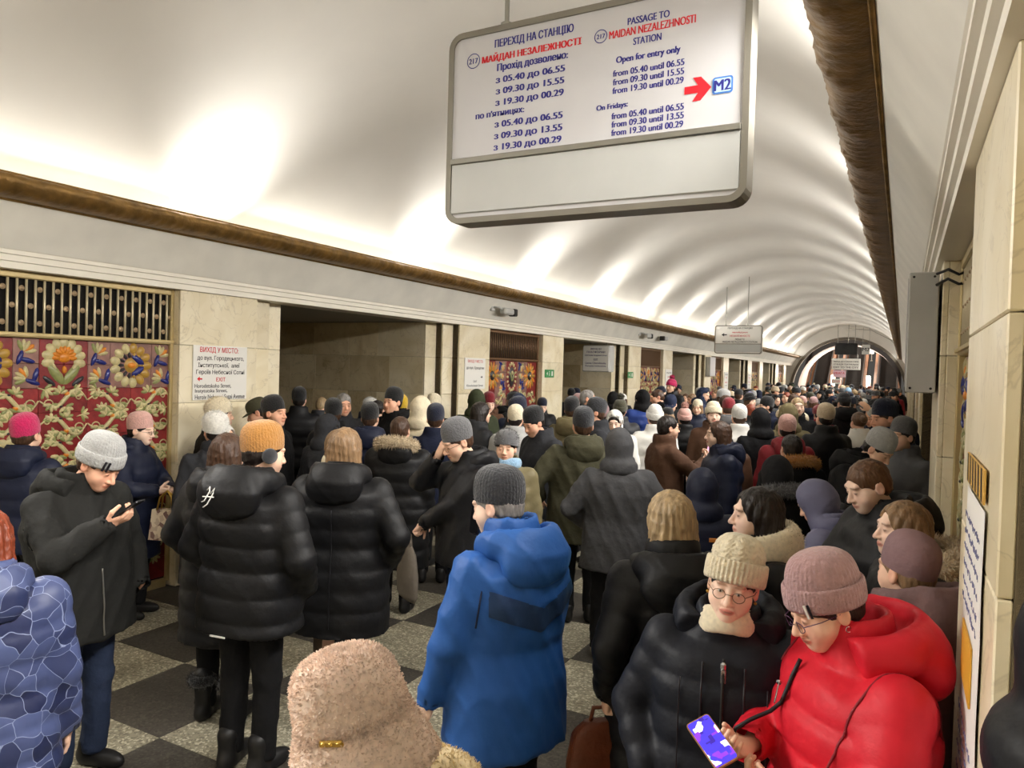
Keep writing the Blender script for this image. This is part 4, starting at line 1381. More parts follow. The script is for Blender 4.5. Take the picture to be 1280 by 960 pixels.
def trousers_geo(h, wide=1.0, stance=.10, seed=0, top=.95, hem=.07):
    fs = [ell((0, 0, .90), (.165 * wide, .125 * wide, .12))]
    for s in (1, -1):
        fs += [cone((s * .088, 0, .86), (s * (stance + .0), .018, .48), .098 * wide, .072 * wide), cone((s * stance, .018, .48), (s * stance, -.005, hem), .072 * wide, .062 * wide)]
    f = union(fs, .02)
    f = inter(f, plane((0, 0, -1), -hem))
    V, Q = polygonise(f, (-.30, -.2, hem - .04), (.30, .2, 1.06), h)
    return wrinkle(V, Q, .012, 14, seed), Q
def shoe_geo(h, boot=0.0):
    f = union([ell((0, .055, .035), (.046, .125, .052)), ell((0, -.045, .045), (.041, .06, .055)), cone((0, -.03, .05), (0, -.035, .11 + boot), .045, .05 + boot * .06)], .03)
    f = inter(f, plane((0, 0, -1), -.004))
    return polygonise(f, (-.09, -.14, -.02), (.09, .21, .24 + boot), h)

# ---- hats: revolved shells in the head frame
def revolve(prof, rx, ry, cen, tilt, n=40, ribs=0, ramp=0.0, swell=None, seed=0):
    """prof: (radius factor, height). returns V, Q (closed at the top)"""
    th = np.arange(n) * 2 * PI / n
    rows = []
    ct, st = math.cos(tilt), math.sin(tilt)
    for i, (k, z) in enumerate(prof):
        rr = k * (1 + (ramp * np.cos(th * ribs) if ribs else 0) * (1 if k > .3 else k / .3))
        if swell is not None: rr = rr * (1 + swell(th, z))
        x, y = rr * rx * np.cos(th), rr * ry * np.sin(th); zz = np.full(n, z)
        rows.append(np.stack([x, y * ct - zz * st, y * st + zz * ct], 1) + np.array(cen))
    V = np.concatenate(rows).astype(F32)
    Q = [(i*n+k, i*n+(k+1) % n, (i+1)*n+(k+1) % n, (i+1)*n+k) for i in range(len(prof)-1) for k in range(n)]
    return V, np.array(Q)
def smooth_prof(pts, m=24):
    t = np.linspace(0, len(pts) - 1, m); P = np.array(pts, float); i = np.arange(len(pts))
    out = np.stack([np.interp(t, i, P[:, 0]), np.interp(t, i, P[:, 1])], 1)
    for _ in range(2):
        out[1:-1] = (out[:-2] + 2 * out[1:-1] + out[2:]) / 4
    return [tuple(p) for p in out]
HT = math.radians(14)      # a hat sits lower at the nape
def hat_parts(kind, n=40):
    """list of (name, V, Q, slot) ; slot 0 main material, 1 accent"""
    C = (0, -.012, .028)
    bz = HT
    big = n > 60
    if kind in ('beanie', 'beanie_cuff', 'knit', 'ribbed', 'pompom', 'fuzzy'):
        top = {'beanie': .142, 'beanie_cuff': .140, 'knit': .150, 'ribbed': .145, 'pompom': .135, 'fuzzy': .14}[kind]
        pr = smooth_prof([(1.0, -.008), (1.04, .02), (1.04, .055), (1.0, .085), (.87, top - .026), (.60, top - .006), (.27, top + .003), (.0, top + .004)], 26 if big else 14)
        rib = (44, .012) if kind in ('ribbed', 'beanie_cuff', 'beanie') and big else (0, 0)
        if kind == 'knit' and big:
            def sw(th, z): return 0 * th if z < .06 else .030 * np.sin(th * 22) * np.sin(z * 330 + np.cos(th * 11) * 2.2) + .02 * np.cos(th * 11) - .05 * max(0, z - .12)
            n = max(n, 220); pr = smooth_prof([(1.0, -.008), (1.03, .02), (1.06, .055), (1.08, .09), (.92, .125), (.66, .148), (.3, .158), (0, .158)], 60)
            V, Q = revolve(pr, .086, .106, C, bz, n, 0, 0, sw)
        else:
            V, Q = revolve(pr, .087 if kind != 'fuzzy' else .10, .107 if kind != 'fuzzy' else .118, C, bz, max(n, 176) if rib[0] else n, rib[0], rib[1])
        out = [('hat', V, Q, 0)]
        if kind == 'fuzzy':
            V, Q = fuzz(V, Q, 2600 if big else 700, .016, 3, .3); out = [('hat', V, Q, 0)]
        if kind in ('beanie_cuff', 'knit', 'ribbed', 'pompom'):
            ch = .055 if kind != 'knit' else .065
            cp = [(1.05, -.014), (1.10, -.016), (1.14, -.006), (1.15, ch * .5), (1.13, ch - .006), (1.09, ch), (1.03, ch - .004)]
            nr = {'knit': (40, .022), 'ribbed': (64, .010)}.get(kind, (40, .008))
            V, Q = revolve(cp, .088 if kind != 'knit' else .093, .108 if kind != 'knit' else .112, C, bz, 240 if big else n, nr[0] if big else 0, nr[1])
            out.append(('cuff', V, Q, 0))
        if kind == 'pompom':
            V, Q = polygonise(ell((0, -.03, .195), (.042, .042, .042)), (-.06, -.09, .14), (.06, .03, .25), .012)
            V, Q = fuzz(V, Q, 600, .02, 2, .3); out.append(('pompom', V, Q, 1))
        return out
    if kind == 'bucket':
        pr = smooth_prof([(1.50, -.098), (1.46, -.080), (1.33, -.030), (1.19, .006), (1.14, .018), (1.12, .03), (1.09, .08), (1.0, .118), (.80, .146), (.45, .160), (.0, .164)], 46)
        V, Q = revolve(pr, .088, .108, (0, -.012, .04), math.radians(-4), 90)
        inn = [(1.46, -.096), (1.28, -.03), (1.04, .0), (.98, .05)]
        V2, Q2 = revolve(inn, .088, .108, (0, -.012, .04), math.radians(-4), 60)
        sm = [(1.135 + .03 * math.cos(a), .012 + .004 * math.sin(a)) for a in np.linspace(0, 2 * PI, 7)]
        V3_, Q3 = revolve(sm, .088, .108, (0, -.012, .04), math.radians(-4), 60)
        Vf, Qf = fuzz(V, Q, 20000, .0068, 7, .55)
        return [('hat', Vf, Qf, 0), ('brim_lining', V2, Q2[:, ::-1], 0), ('band_seam', V3_, Q3, 1)]
    if kind == 'cap':
        pr = smooth_prof([(1.02, .0), (1.03, .03), (.98, .07), (.80, .105), (.4, .12), (0, .122)], 14)
        V, Q = revolve(pr, .087, .107, C, math.radians(-4), n)
        b = []; nn = 12
        for j in range(4):
            for k in range(nn + 1):
                a = PI * (.12 + .76 * k / nn); e = 1.0 + .62 * j / 3 * math.sin(a) ** .7
                b.append((.087 * e ** .35 * math.cos(a), -.012 + .107 * e * math.sin(a), .040 - .02 * j / 3))
        b = np.array(b, F32); q = np.array([(j*(nn+1)+k, j*(nn+1)+k+1, (j+1)*(nn+1)+k+1, (j+1)*(nn+1)+k) for j in range(3) for k in range(nn)])
        b2 = b - np.array((0, 0, .006), F32)
        Vb = np.concatenate([b, b2]); Qb = np.concatenate([q, q[:, ::-1] + len(b)])
        return [('hat', V, Q, 0), ('peak', Vb, Qb, 0)]
    return []
def hair_geo(kind, h):
    face = ell((0, .118, -.040), (.078, .088, .112))
    if kind == 'short':
        f = union([ell((0, -.014, .036), (.086, .108, .097)), ell((0, -.05, -.01), (.078, .066, .07))], .02)
        f = minus(f, face, .012); f = minus(f, ell((0, .04, -.10), (.2, .09, .085)), .012)
        f = inter(f, plane((0, 0, -1), .075))
        lo, hi = (-.11, -.14, -.1), (.11, .13, .16)
    elif kind == 'crop':
        f = union([ell((0, -.013, .034), (.0815, .103, .094)), ell((0, -.048, -.01), (.073, .062, .07))], .02)
        f = minus(f, face, .008); f = minus(f, ell((0, .045, -.10), (.2, .088, .09)), .012)
        f = inter(f, plane((0, 0, -1), .07))
        lo, hi = (-.11, -.14, -.1), (.11, .13, .16)
    elif kind in ('bob', 'long', 'verylong'):
        bot = {'bob': -.16, 'long': -.27, 'verylong': -.40}[kind]
        f = union([ell((0, -.014, .036), (.090, .112, .100)), loft([bot, bot + .04, -.12, .0, .04], [.07, .098, .108, .098, .08], [.03, .05, .072, .09, .08], [-.075, -.07, -.05, -.03, -.02])], .03)
        f = minus(f, ell((0, .125, -.05), (.072, .10, .15)), .015)
        f = minus(f, cone((0, .02, -.13), (0, .02, -.5), .06, .075), .02)
        lo, hi = (-.14, -.17, bot - .03), (.14, .13, .17)
    elif kind == 'bun':
        f = union([ell((0, -.014, .036), (.086, .108, .097)), ell((0, -.13, .05), (.045, .04, .045))], .015)
        f = minus(f, face, .012); f = inter(f, plane((0, 0, -1), .07)); f = minus(f, ell((0, .04, -.10), (.2, .09, .085)), .012)
        lo, hi = (-.11, -.19, -.1), (.11, .13, .16)
    V, Q = polygonise(f, lo, hi, h)
    V = wrinkle(V, Q, .006, 40, 4)
    if kind in ('bob', 'long', 'verylong') and h < .01:      # locks
        N = vnormals(V, Q); th = np.arctan2(V[:, 0], -(V[:, 1] + .02))
        V = (V + N * (.0035 * np.sin(th * 19 + 3 * np.sin(V[:, 2] * 14 + th * 2)) * np.clip((.12 - V[:, 2]) * 12, 0, 1))[:, None]).astype(F32)
    return V, Q
def hood_up_geo(hm, h, fur=False):
    loc = minus(ell((0, -.022, .012), (.112, .138, .148)), ell((0, .135, -.02), (.082, .125, .125)), .02)
    loc = minus(loc, ell((0, -.008, .0), (.094, .118, .130)), .01)
    f = union([moved(loc, hm), torus((0, -.02, 1.475), .115, .115, .06, .032, -.1)], .05)
    V, Q = polygonise(f, (-.27, -.30, 1.33), (.27, .32, 1.86), h)
    return wrinkle(V, Q, .006, 12, 9), Q
def hood_down_geo(h, size=1.0, seed=3, lift=0.0):
    s = size
    f = union([torus((0, -.045, 1.485 + lift), .130 * s, .118 * s, .055 * s, .038 * s, math.radians(-16), gap=.10),
               ell((0, -.150 * s, 1.435 + lift), (.155 * s, .075 * s, .105 * s))], .045)
    f = minus(f, ell((0, -.085, 1.555 + lift), (.085 * s, .085, .075)), .03)
    f = minus(f, cone((0, .0, 1.40), (0, .01, 1.66), .075, .082), .012)
    V, Q = polygonise(f, (-.27, -.32, 1.27), (.27, .24, 1.68 + lift), h)
    return wrinkle(V, Q, .010, 15, seed), Q
def fur_ring(c, Rx, Ry, rz, rr, tilt, gap, h=.014, count=4500, ln=.028, seed=2):
    V, Q = polygonise(torus(c, Rx, Ry, rz, rr, tilt, gap), np.array(c) - .26, np.array(c) + .26, h)
    return fuzz(wrinkle(V, Q, .012, 30, seed), Q, count, ln, seed, .16)

# ---- assembling somebody
CACHE = {}
def cached(key, fn):
    if key not in CACHE: CACHE[key] = fn()
    return CACHE[key]
DUMMY = mat('undyed', (128, 128, 128))
def person(spec):
    """spec: label, pos, face (world heading in degrees), h, and dress; returns the body object (top level)"""
    S = dict(coat='puffer', pose='down', fem=0, hat=None, hair=None, hood=None, yaw=0, pitch=0, roll=0, wide=1.0, res=2, hem=None,
             hands={}, skin=skin, coat_m=None, trs_m=None, hat_m=None, hair_m=None, shoe_m=None, boot=0.0, stance=.10, seed=0, slouch=0, legw=1.0, z=0.0,
             eyes=None, group=None, twide=1.0, collar=1.35, fwd=0.0, legs=True)
    S.update(spec)
    res = S['res']                    # 0 far, 1 mid, 2 near, 3 closest
    ch = (.034, .025, .0182, .0138)[res]; hh = (.013, .009, .0062, .0045)[res]; hk = (.012, .009, .0062, .0044)[res]
    pose = POSES[S['pose']] if isinstance(S['pose'], str) else S['pose']
    pk = str(pose)
    hm = head_matrix(S['yaw'], S['pitch'], S['roll'], S['fwd'])
    ck = (S['coat'], pk, ch, S['wide'], S['hem'], S['slouch'], S['seed'] % 3, S['collar'])
    def mk_coat():
        V, Q, out = coat_geo(S['coat'], pose, ch, S['wide'], S['seed'] % 3, S['hem'], slouch=S['slouch'], collar=S['collar'])
        return np_mesh('coat', V, Q, DUMMY), out
    coat_me, arms = cached(('coat',) + ck, mk_coat)
    hands = {}
    for s in (1, -1):
        hd = S['hands'].get(s)
        if hd is None and S['pose'] in ('down',): hd = ('relaxed', None, (-s, 0, 0))
        if hd is None and S['pose'] in ('phone', 'phone2') and (s == 1 or S['pose'] == 'phone2'): hd = ('hold', (-s * .5, .55, .45), (0, -.35, 1.0))
        if hd is None and S['pose'] == 'front': hd = ('relaxed', None, (-s * .6, 0, -.8))
        if hd: hands[s] = hd
    eyes = S['eyes'] if S['eyes'] is not None else True
    bk = ('body', ck, S['yaw'], S['pitch'], S['roll'], S['fem'], str(hands), hh, eyes, S['fwd'])
    def mk_body():
        V, Q, T = body_geo(arms, hm, S['fem'], hh, hk, hands, None, eyes)
        return np_mesh('person', V, Q, DUMMY, T)
    body = put('person', cached(bk, mk_body), None, (S['pos'][0], S['pos'][1], S['z']), (0, 0, math.radians(S['face'] - 90)), S['skin'])
    k = S['h'] / 1.75
    body.scale = (k * S['twide'], k * S['twide'], k)
    tag(body, S['label'], 'person', S['group'])
    put('coat', coat_me, body, mats=S['coat_m'])
    if S['legs']:
        tk = ('trs', res, S['legw'], S['stance'])
        def mk_tr():
            V, Q = trousers_geo((.045, .03, .02, .018)[res], S['legw'], S['stance'], 2); return np_mesh('trousers', V, Q, DUMMY)
        put('trousers', cached(tk, mk_tr), body, mats=S['trs_m'])
    def mk_sh():
        V, Q = shoe_geo((.03, .02, .013, .012)[res], S['boot']); return np_mesh('shoe', V, Q, DUMMY)
    sh = cached(('shoe', res, S['boot']), mk_sh)
    for s in (1, -1):
        put('shoe', sh, body, (s * S['stance'], .0, 0), (0, 0, -s * .14), mats=S['shoe_m'])
    if S['hood'] == 'down':
        def mk_hd():
            V, Q = hood_down_geo((.03, .022, .014, .011)[res], S.get('hood_size', 1.0), S['seed'], S.get('hood_lift', 0.0)); return np_mesh('hood', V, Q, DUMMY)
        put('hood', cached(('hd', res, S.get('hood_size', 1.0), S['seed'] % 3, S.get('hood_lift', 0)), mk_hd), body, mats=S.get('hood_m') or S['coat_m'])
    if S['hood'] == 'up':
        def mk_hu():
            V, Q = hood_up_geo(hm, (.03, .02, .012, .010)[res]); return np_mesh('hood', V, Q, DUMMY)
        put('hood', cached(('hu', res, S['yaw'], S['pitch'], S['roll'], S['fwd']), mk_hu), body, mats=S.get('hood_m') or S['coat_m'])
    if S.get('fur'):                  # fur edging lying on the lowered hood
        def mk_fu():
            V, Q = fur_ring((0, -.085, 1.50), .155, .125, .045, .04, math.radians(-22), .13, .02 if res < 2 else .014, 1500 if res < 2 else 5200); return np_mesh('fur_trim', V, Q, DUMMY)
        put('fur_trim', cached(('fur', res), mk_fu), body, mats=S['fur'])
    hl = np.array(hm)
    def headgear(name, me, mats, parent=body):
        o = put(name, me, parent, mats=mats)
        o.matrix_local = hm
        return o
    if S['hair']:
        hg = cached(('hair', S['hair'], res), lambda: np_mesh('hair', *hair_geo(S['hair'], (.016, .012, .0085, .007)[res]), DUMMY))
        headgear('hair', hg, S['hair_m'])
    if S['hat']:
        n = (20, 26, 40, 120)[res]
        if res >= 2 and S['hat'] in ('knit', 'ribbed', 'beanie_cuff'): n = 120
        ps = cached(('hat', S['hat'], n), lambda: [(nm, np_mesh(nm, V, Q, DUMMY), sl) for nm, V, Q, sl in hat_parts(S['hat'], n)])
        root = None
        for nm, me, sl in ps:
            m = S['hat_m'] if sl == 0 else (S.get('hat_m2') or S['hat_m'])
            if root is None:
                root = headgear(nm, me, m)
            else:
                put(nm, me, root, mats=m)
        S['hat_obj'] = root
    body['_'] = 0; del body['_']
    S['hm'] = hm; S['arms'] = arms; S['body'] = body
    if S.get('glasses'):
        b = MB()
        for s in (-1, 1):
            n = 20
            b.tube([(s * .033 + .021 * math.cos(2*PI*q/n), .112 - .006 * abs(math.cos(2*PI*q/n)), -.002 + .017 * math.sin(2*PI*q/n)) for q in range(n + 1)], .0014, 5, 0, False)
            b.tube([(s * .054, .108, .004), (s * .078, .06, .006), (s * .083, .0, .004)], .0014, 5)
        b.tube([(-.012, .114, .002), (0, .118, .004), (.012, .114, .002)], .0014, 5)
        g = headgear('glasses', b.mesh('glasses', S.get('glass_m') or mat('glasses_frame', (120, 92, 70), rough=.3, metal=.6), True), None)
        for s in (-1, 1):
            b = MB(); n = 20
            b.add([(s * .033 + .0205 * math.cos(2*PI*q/n), .112, -.002 + .0165 * math.sin(2*PI*q/n)) for q in range(n)], [tuple(range(n))])
            put('lens', b.mesh('lens', lens_m), g)
    if S.get('eyeballs'):
        for s in (-1, 1):
            b = MB()
            n = 12
            for ring in range(1):
                pass
            b.dome((0, 0, 0), .0098, .0050, .0035, 14, 3, 0, plane='xz')
            b.dome((0, .0022, -.0002), .0046, .0046, .0022, 12, 2, 1, plane='xz')
            e = headgear('eye', b.mesh('eye', [eye_w, eye_d], True), None)
            e.matrix_local = hm @ Matrix.Translation(Vector((s * .031, .0952, .004)))
    return S
def local(S, p):
    """a point given in the person's own frame, in world space"""
    b = S['body']
    M = Matrix.Translation(b.location) @ b.rotation_euler.to_matrix().to_4x4() @ Matrix.Diagonal((*b.scale, 1))
    return M @ Vector(p)

# ================================================================== WARDROBE
K = dict(
 black=(17, 17, 19), black2=(22, 22, 25), char=(44, 45, 49), grey=(98, 98, 100), lgrey=(168, 168, 166), navy=(22, 28, 50), navy2=(38, 46, 70),
 blue=(40, 88, 158), royal=(36, 60, 128), red=(206, 28, 46), dkred=(128, 24, 36), mauve=(142, 112, 114), mauveh=(178, 142, 142), pink=(214, 168, 158), magenta=(196, 30, 92), cream=(226, 214, 186),
 white=(228, 226, 220), olive=(70, 68, 50), green=(56, 62, 42), khaki=(118, 108, 78), tan=(176, 124, 62), brown=(84, 58, 42), lav=(112, 112, 138), beige=(200, 182, 152), yellow=(206, 170, 40), sky=(150, 186, 216), rust=(150, 74, 40))
def N_(k): return cloth('nylon_' + k, K[k], 'nylon')
def W_(k): return cloth('wool_' + k, K[k])
def H_(k): return cloth('knit_' + k, K[k], 'knit')
def F_(k): return cloth('fur_' + k, K[k], 'fur')
jeans = cloth('denim_blue', (40, 50, 72), 'denim'); jeans_d = cloth('denim_dark', (30, 36, 52), 'denim')
trs_b = cloth('trousers_black', (16, 16, 18)); shoe_b = mat('shoe_black', (24, 23, 23), rough=.5, noise=.1, scale=20)
shoe_c = mat('shoe_cream', (196, 184, 156), rough=.6)
HAIR = {k: cloth('hair_' + k, v, 'hair') for k, v in dict(brown=(72, 50, 36), dark=(34, 27, 24), blond=(168, 144, 108), dblond=(134, 106, 76), grey=(138, 134, 130), red=(122, 54, 30), mid=(96, 68, 46)).items()}
leather = mat('brown_leather', (112, 58, 34), rough=.45, noise=.18, scale=12, bump=.25, bscale=60)
phone_b = mat('phone_body', (30, 30, 34), rough=.3)
gold = mat('gold_metal', (206, 168, 84), rough=.3, metal=.9)
silver = mat('silver_metal', (196, 196, 196), rough=.25, metal=.9)
def who(**k):
    k.setdefault('trs_m', trs_b); k.setdefault('shoe_m', shoe_b)
    if k.get('hat') and not k.get('hair'): k['hair'] = 'crop'; k['hair_m'] = HAIR['dark' if k['pos'][0] * 7 % 2 < 1 else 'brown']
    return person(k)
def mesh_np(o):
    me = o.data; n = len(me.vertices); V = np.empty(n * 3, F32); me.vertices.foreach_get('co', V)
    Q = np.empty(len(me.loops), np.int32); me.loops.foreach_get('vertex_index', Q)
    return V.reshape(-1, 3), Q.reshape(-1, 4)
def child(S, name):
    return [c for c in S['body'].children if c.name.split('.')[0] == name][0]
def patch(S, src, name, cond, off, m, clamp=None):
    """a sewn-on piece: the faces of a garment inside a region, standing a little proud of it"""
    o = child(S, src); V, Q = mesh_np(o); N = vnormals(V, Q)
    keep = cond(V[Q].mean(1)); q = Q[keep]
    if not len(q): return
    u, inv = np.unique(q, return_inverse=True); inv = inv.reshape(q.shape)
    A = V[u] + N[u] * off
    if clamp: A[:, 2] = np.clip(A[:, 2], clamp[0](A), clamp[1](A))
    return put(name, np_mesh(name, A, inv, m), S['body'])
def front_line(S, name, x0, z0, z1, r, m, src='coat', sgn=1, n=26, lift=.002):
    """a cord or zip lying down the front (or back) of a garment"""
    o = child(S, src); V, Q = mesh_np(o); pts = []
    for z in np.linspace(z0, z1, n):
        s = V[(np.abs(V[:, 2] - z) < .022) & (np.abs(V[:, 0] - x0) < .03)]
        if not len(s): continue
        pts.append((x0, float((s[:, 1] * sgn).max() * sgn) + sgn * lift, float(z)))
    ys = np.array([p[1] for p in pts]); ys = np.convolve(np.pad(ys, 1, 'edge'), [.25, .5, .25], 'valid')
    b = MB(); b.tube([(p[0], y, p[2]) for p, y in zip(pts, ys)], r, 6)
    return put(name, b.mesh(name, m, True), S['body'])
def in_world(name, b, mats, label, cat, M, group=None, smooth=False):
    o = bpy.data.objects.new(name, b.mesh(name, mats, smooth)); link(o); o.matrix_world = M
    return tag(o, label, cat, group)
def frame(loc, xdir, up=(0, 0, 1)):
    x = Vector(xdir).normalized(); z = Vector(up); z = (z - x * z.dot(x)).normalized(); y = z.cross(x)
    M = Matrix((x, y, z)).transposed().to_4x4(); M.translation = Vector(loc)
    return M
def phone(loc, normal, up, label, lit=None, case=None):
    """screen looks along normal, long side along up"""
    z = Vector(normal).normalized(); y = Vector(up); y = (y - z * y.dot(z)).normalized(); x = y.cross(z)
    M = Matrix((x, y, z)).transposed().to_4x4(); M.translation = Vector(loc)
    e = empty('phone'); e.matrix_world = M; tag(e, label, 'phone', None)
    b = MB(); b.prism(rrect(-.037, .037, -.077, .077, .01, 4), 'z', -.005, .003); b.build('body', case or phone_b, e)
    b = MB(); b.prism(rrect(-.034, .034, -.073, .073, .007, 4), 'z', .003, .0042); b.build('screen', lit or mat('screen_dark', (14, 14, 18), rough=.1), e)
    return e

# ================================================================== PEOPLE CLOSE TO THE VIEWER
# man with the grey beanie reading his phone, far left
S = who(label='man in grey beanie and dark olive jacket reading a phone at left', pos=(-3.69, 2.28), face=8, h=1.77, coat='parka', coat_m=cloth('dark_parka', (30, 30, 28)), trs_m=jeans,
        hat='beanie_cuff', hat_m=H_('lgrey'), hood='down', pitch=33, yaw=6, res=3, wide=1.07, hem=.72, slouch=.05, hair='crop', hair_m=HAIR['brown'], skin=skin_r, eyeballs=False,
        pose=((.10, .30, 1.33), (.9, -.3, -.9), (-.25, .14, .92), (-.8, -.8, -.2)), hands={1: ('hold', (-.35, .85, .30), (-.3, -.2, 1.0))})
ph = phone(local(S, (.075, .395, 1.405)), (-.5, -.2, .8), (.75, .35, .45), 'dark phone held by the man in grey beanie')
front_line(S, 'zip', .03, .75, 1.08, .004, alu)
for q, dx in enumerate((.030, .045)):
    b = MB(); b.box(-.005, .005, -.003, .003, -.026, .026); o = put('stripe', b.mesh('stripe', ink_black), child(S, 'hat'))
    a = .95 - q * .16; o.location = (.100 * math.cos(a), -.012 + .126 * math.sin(a), .055); o.rotation_euler = (0, 0, a - PI / 2)
patch(S, 'coat', 'sleeve_pocket', lambda P: (P[:, 0] > .235) & (P[:, 2] > 1.17) & (P[:, 2] < 1.30) & (P[:, 1] < .05), .004, cloth('dark_parka', (30, 30, 28)))

# woman in long navy coat, pale pink hat
S = who(label='woman in long quilted navy coat and pale pink beanie by the red panel', pos=(-5.62, 3.92), face=26, h=1.67, fem=1, coat='puffer_long', coat_m=N_('navy'), trs_m=trs_b, hem=.52,
        hat='beanie', hat_m=H_('pink'), hood='down', hood_size=.9, pitch=8, res=2, glasses=True, collar=1.5, skin=skin_p,
        pose=((.17, .29, 1.13), (.9, -.3, -.5), (-.06, .30, 1.10), (-.9, -.2, -.6)), hands={1: ('fist', None, (-.6, 0, .5)), -1: ('relaxed', None, (.5, 0, .5))})
hp = local(S, (.17, .38, 1.03))
b = MB()
b.prism([(-.14, -.30), (.14, -.30), (.11, -.05), (-.11, -.05)], 'y', -.035, .035)
e = tag(empty('handbag', hp, math.radians(20)), 'floral patterned handbag hanging from the navy-coated woman\'s hand', 'bag')
def floral_mat(name, base, a, c, scale=26):
    m = bpy.data.materials.new(name); m.use_nodes = True; nt = m.node_tree; N, L = nt.nodes, nt.links
    b_ = N['Principled BSDF']; b_.inputs['Roughness'].default_value = .6
    tc = N.new('ShaderNodeTexCoord'); v = N.new('ShaderNodeTexVoronoi'); v.inputs['Scale'].default_value = scale
    L.new(tc.outputs['Object'], v.inputs['Vector'])
    r = N.new('ShaderNodeValToRGB'); r.color_ramp.interpolation = 'CONSTANT'; el = r.color_ramp.elements
    sp = N.new('ShaderNodeSeparateColor'); L.new(v.outputs['Color'], sp.inputs[0])
    el[0].color = srgb(*base); el[1].position = .45; el[1].color = srgb(*a); q = el.new(.75); q.color = srgb(*c)
    L.new(sp.outputs[0], r.inputs['Fac']); L.new(r.outputs['Color'], b_.inputs['Base Color'])
    return m
put('bag_body', b.mesh('bag_body', floral_mat('floral_bag', (190, 170, 150), (120, 90, 84), (216, 200, 176))), e)
b = MB()
for s in (-1, 1): b.tube([(-.07, s * .03, -.06), (-.05, s * .02, .05), (.0, 0, .1), (.05, s * .02, .05), (.07, s * .03, -.06)], .008, 6)
put('handle', b.mesh('handle', gold, True), e)

# woman with auburn hair, patterned blue jacket, bottom left
def leaf_mat():
    m = bpy.data.materials.new('blue_leaf_print'); m.use_nodes = True; nt = m.node_tree; N, L = nt.nodes, nt.links
    b_ = N['Principled BSDF']; b_.inputs['Roughness'].default_value = .5
    tc = N.new('ShaderNodeTexCoord')
    nz = N.new('ShaderNodeTexNoise'); nz.inputs['Scale'].default_value = 5; L.new(tc.outputs['Object'], nz.inputs['Vector'])
    mx = N.new('ShaderNodeMix'); mx.data_type = 'VECTOR'; mx.inputs[0].default_value = .12
    L.new(tc.outputs['Object'], mx.inputs[4]); L.new(nz.outputs['Color'], mx.inputs[5])
    v = N.new('ShaderNodeTexVoronoi'); v.inputs['Scale'].default_value = 14; L.new(mx.outputs[1], v.inputs['Vector'])
    v2 = N.new('ShaderNodeTexVoronoi'); v2.feature = 'DISTANCE_TO_EDGE'; v2.inputs['Scale'].default_value = 14; L.new(mx.outputs[1], v2.inputs['Vector'])
    sp = N.new('ShaderNodeSeparateColor'); L.new(v.outputs['Color'], sp.inputs[0])
    r = N.new('ShaderNodeValToRGB'); el = r.color_ramp.elements; el[0].color = srgb(30, 38, 74); el[1].color = srgb(80, 92, 136); L.new(sp.outputs[0], r.inputs['Fac'])
    r2 = N.new('ShaderNodeValToRGB'); el = r2.color_ramp.elements; el[0].position = .0; el[0].color = (1, 1, 1, 1); el[1].position = .016; el[1].color = (0, 0, 0, 1); L.new(v2.outputs['Distance'], r2.inputs['Fac'])
    m2 = N.new('ShaderNodeMix'); m2.data_type = 'RGBA'; L.new(r2.outputs['Color'], m2.inputs[0]); L.new(r.outputs['Color'], m2.inputs[6]); m2.inputs[7].default_value = srgb(150, 162, 196)
    L.new(m2.outputs[2], b_.inputs['Base Color'])
    return m
S = who(label='woman with auburn hair in blue leaf-print jacket at the left edge', pos=(-2.83, 1.40), face=150, h=1.60, fem=1, coat='puffer', coat_m=leaf_mat(), trs_m=jeans, hair='bob', hair_m=HAIR['red'], hood='down', res=3, wide=1.08, hem=.72, pitch=12)

# man in black padded jacket, tan beanie
S = who(label='man in black padded jacket and tan beanie with his back turned', pos=(-2.99, 2.76), face=98, h=1.80, coat='puffer', coat_m=N_('black'), hat='beanie', hat_m=H_('tan'), hood='down', hood_size=1.18, res=3, wide=1.1, hem=.74, yaw=-28, pitch=10, hair='crop', hair_m=HAIR['dark'], pose='pocket', boot=.06)
b = MB()
for pts in ([(-.02, .03), (-.012, .05), (-.004, .03), (-.012, -.02), (-.024, -.03)], [(.004, .02), (.016, .052), (.018, .02), (.01, -.03), (-.004, -.05)], [(-.03, -.005), (.0, .004), (.03, .012)]):
    b.tube([(p[0], 0, p[1]) for p in pts], .0032, 5)
o = put('logo', b.mesh('logo', paper, True), S['body'], (-.035, -.276, 1.435), (-.25, .25, 0))
b = MB(); b.box(-.045, .045, -.002, .002, -.004, .004); put('hem_tag', b.mesh('hem_tag', paper), S['body'], (-.02, -.212, .748))
b = MB(); b.lathe([(0, -.02), (.036, -.016), (.04, 0), (.036, .016), (0, .02)], 16)
o = put('ear_muff', b.mesh('ear_muff', F_('char'), True), S['body'])
o.matrix_local = S['hm'] @ Matrix.Translation(Vector((.092, -.008, -.005))) @ Matrix.Rotation(PI / 2, 4, 'Y')

# dark haired woman in long black coat, fur-cuffed boots
S = who(label='dark haired woman in long black padded coat and fur-cuffed boots beside the tan beanie', pos=(-3.55, 3.06), face=105, h=1.71, fem=1, coat='puffer_long', coat_m=N_('black2'), hair='bob', hair_m=HAIR['brown'], hood='down', res=2, hem=.50, boot=.16, pose='pocket')
for s in (1, -1):
    V, Q = polygonise(torus((0, 0, 0), .055, .06, .035, .025), (-.12, -.12, -.06), (.12, .12, .06), .012); V, Q = fuzz(V, Q, 1200, .02, 4, .2)
    put('fur_cuff', np_mesh('fur_cuff', V, Q, F_('black')), S['body'], (s * .10, -.035, .25))

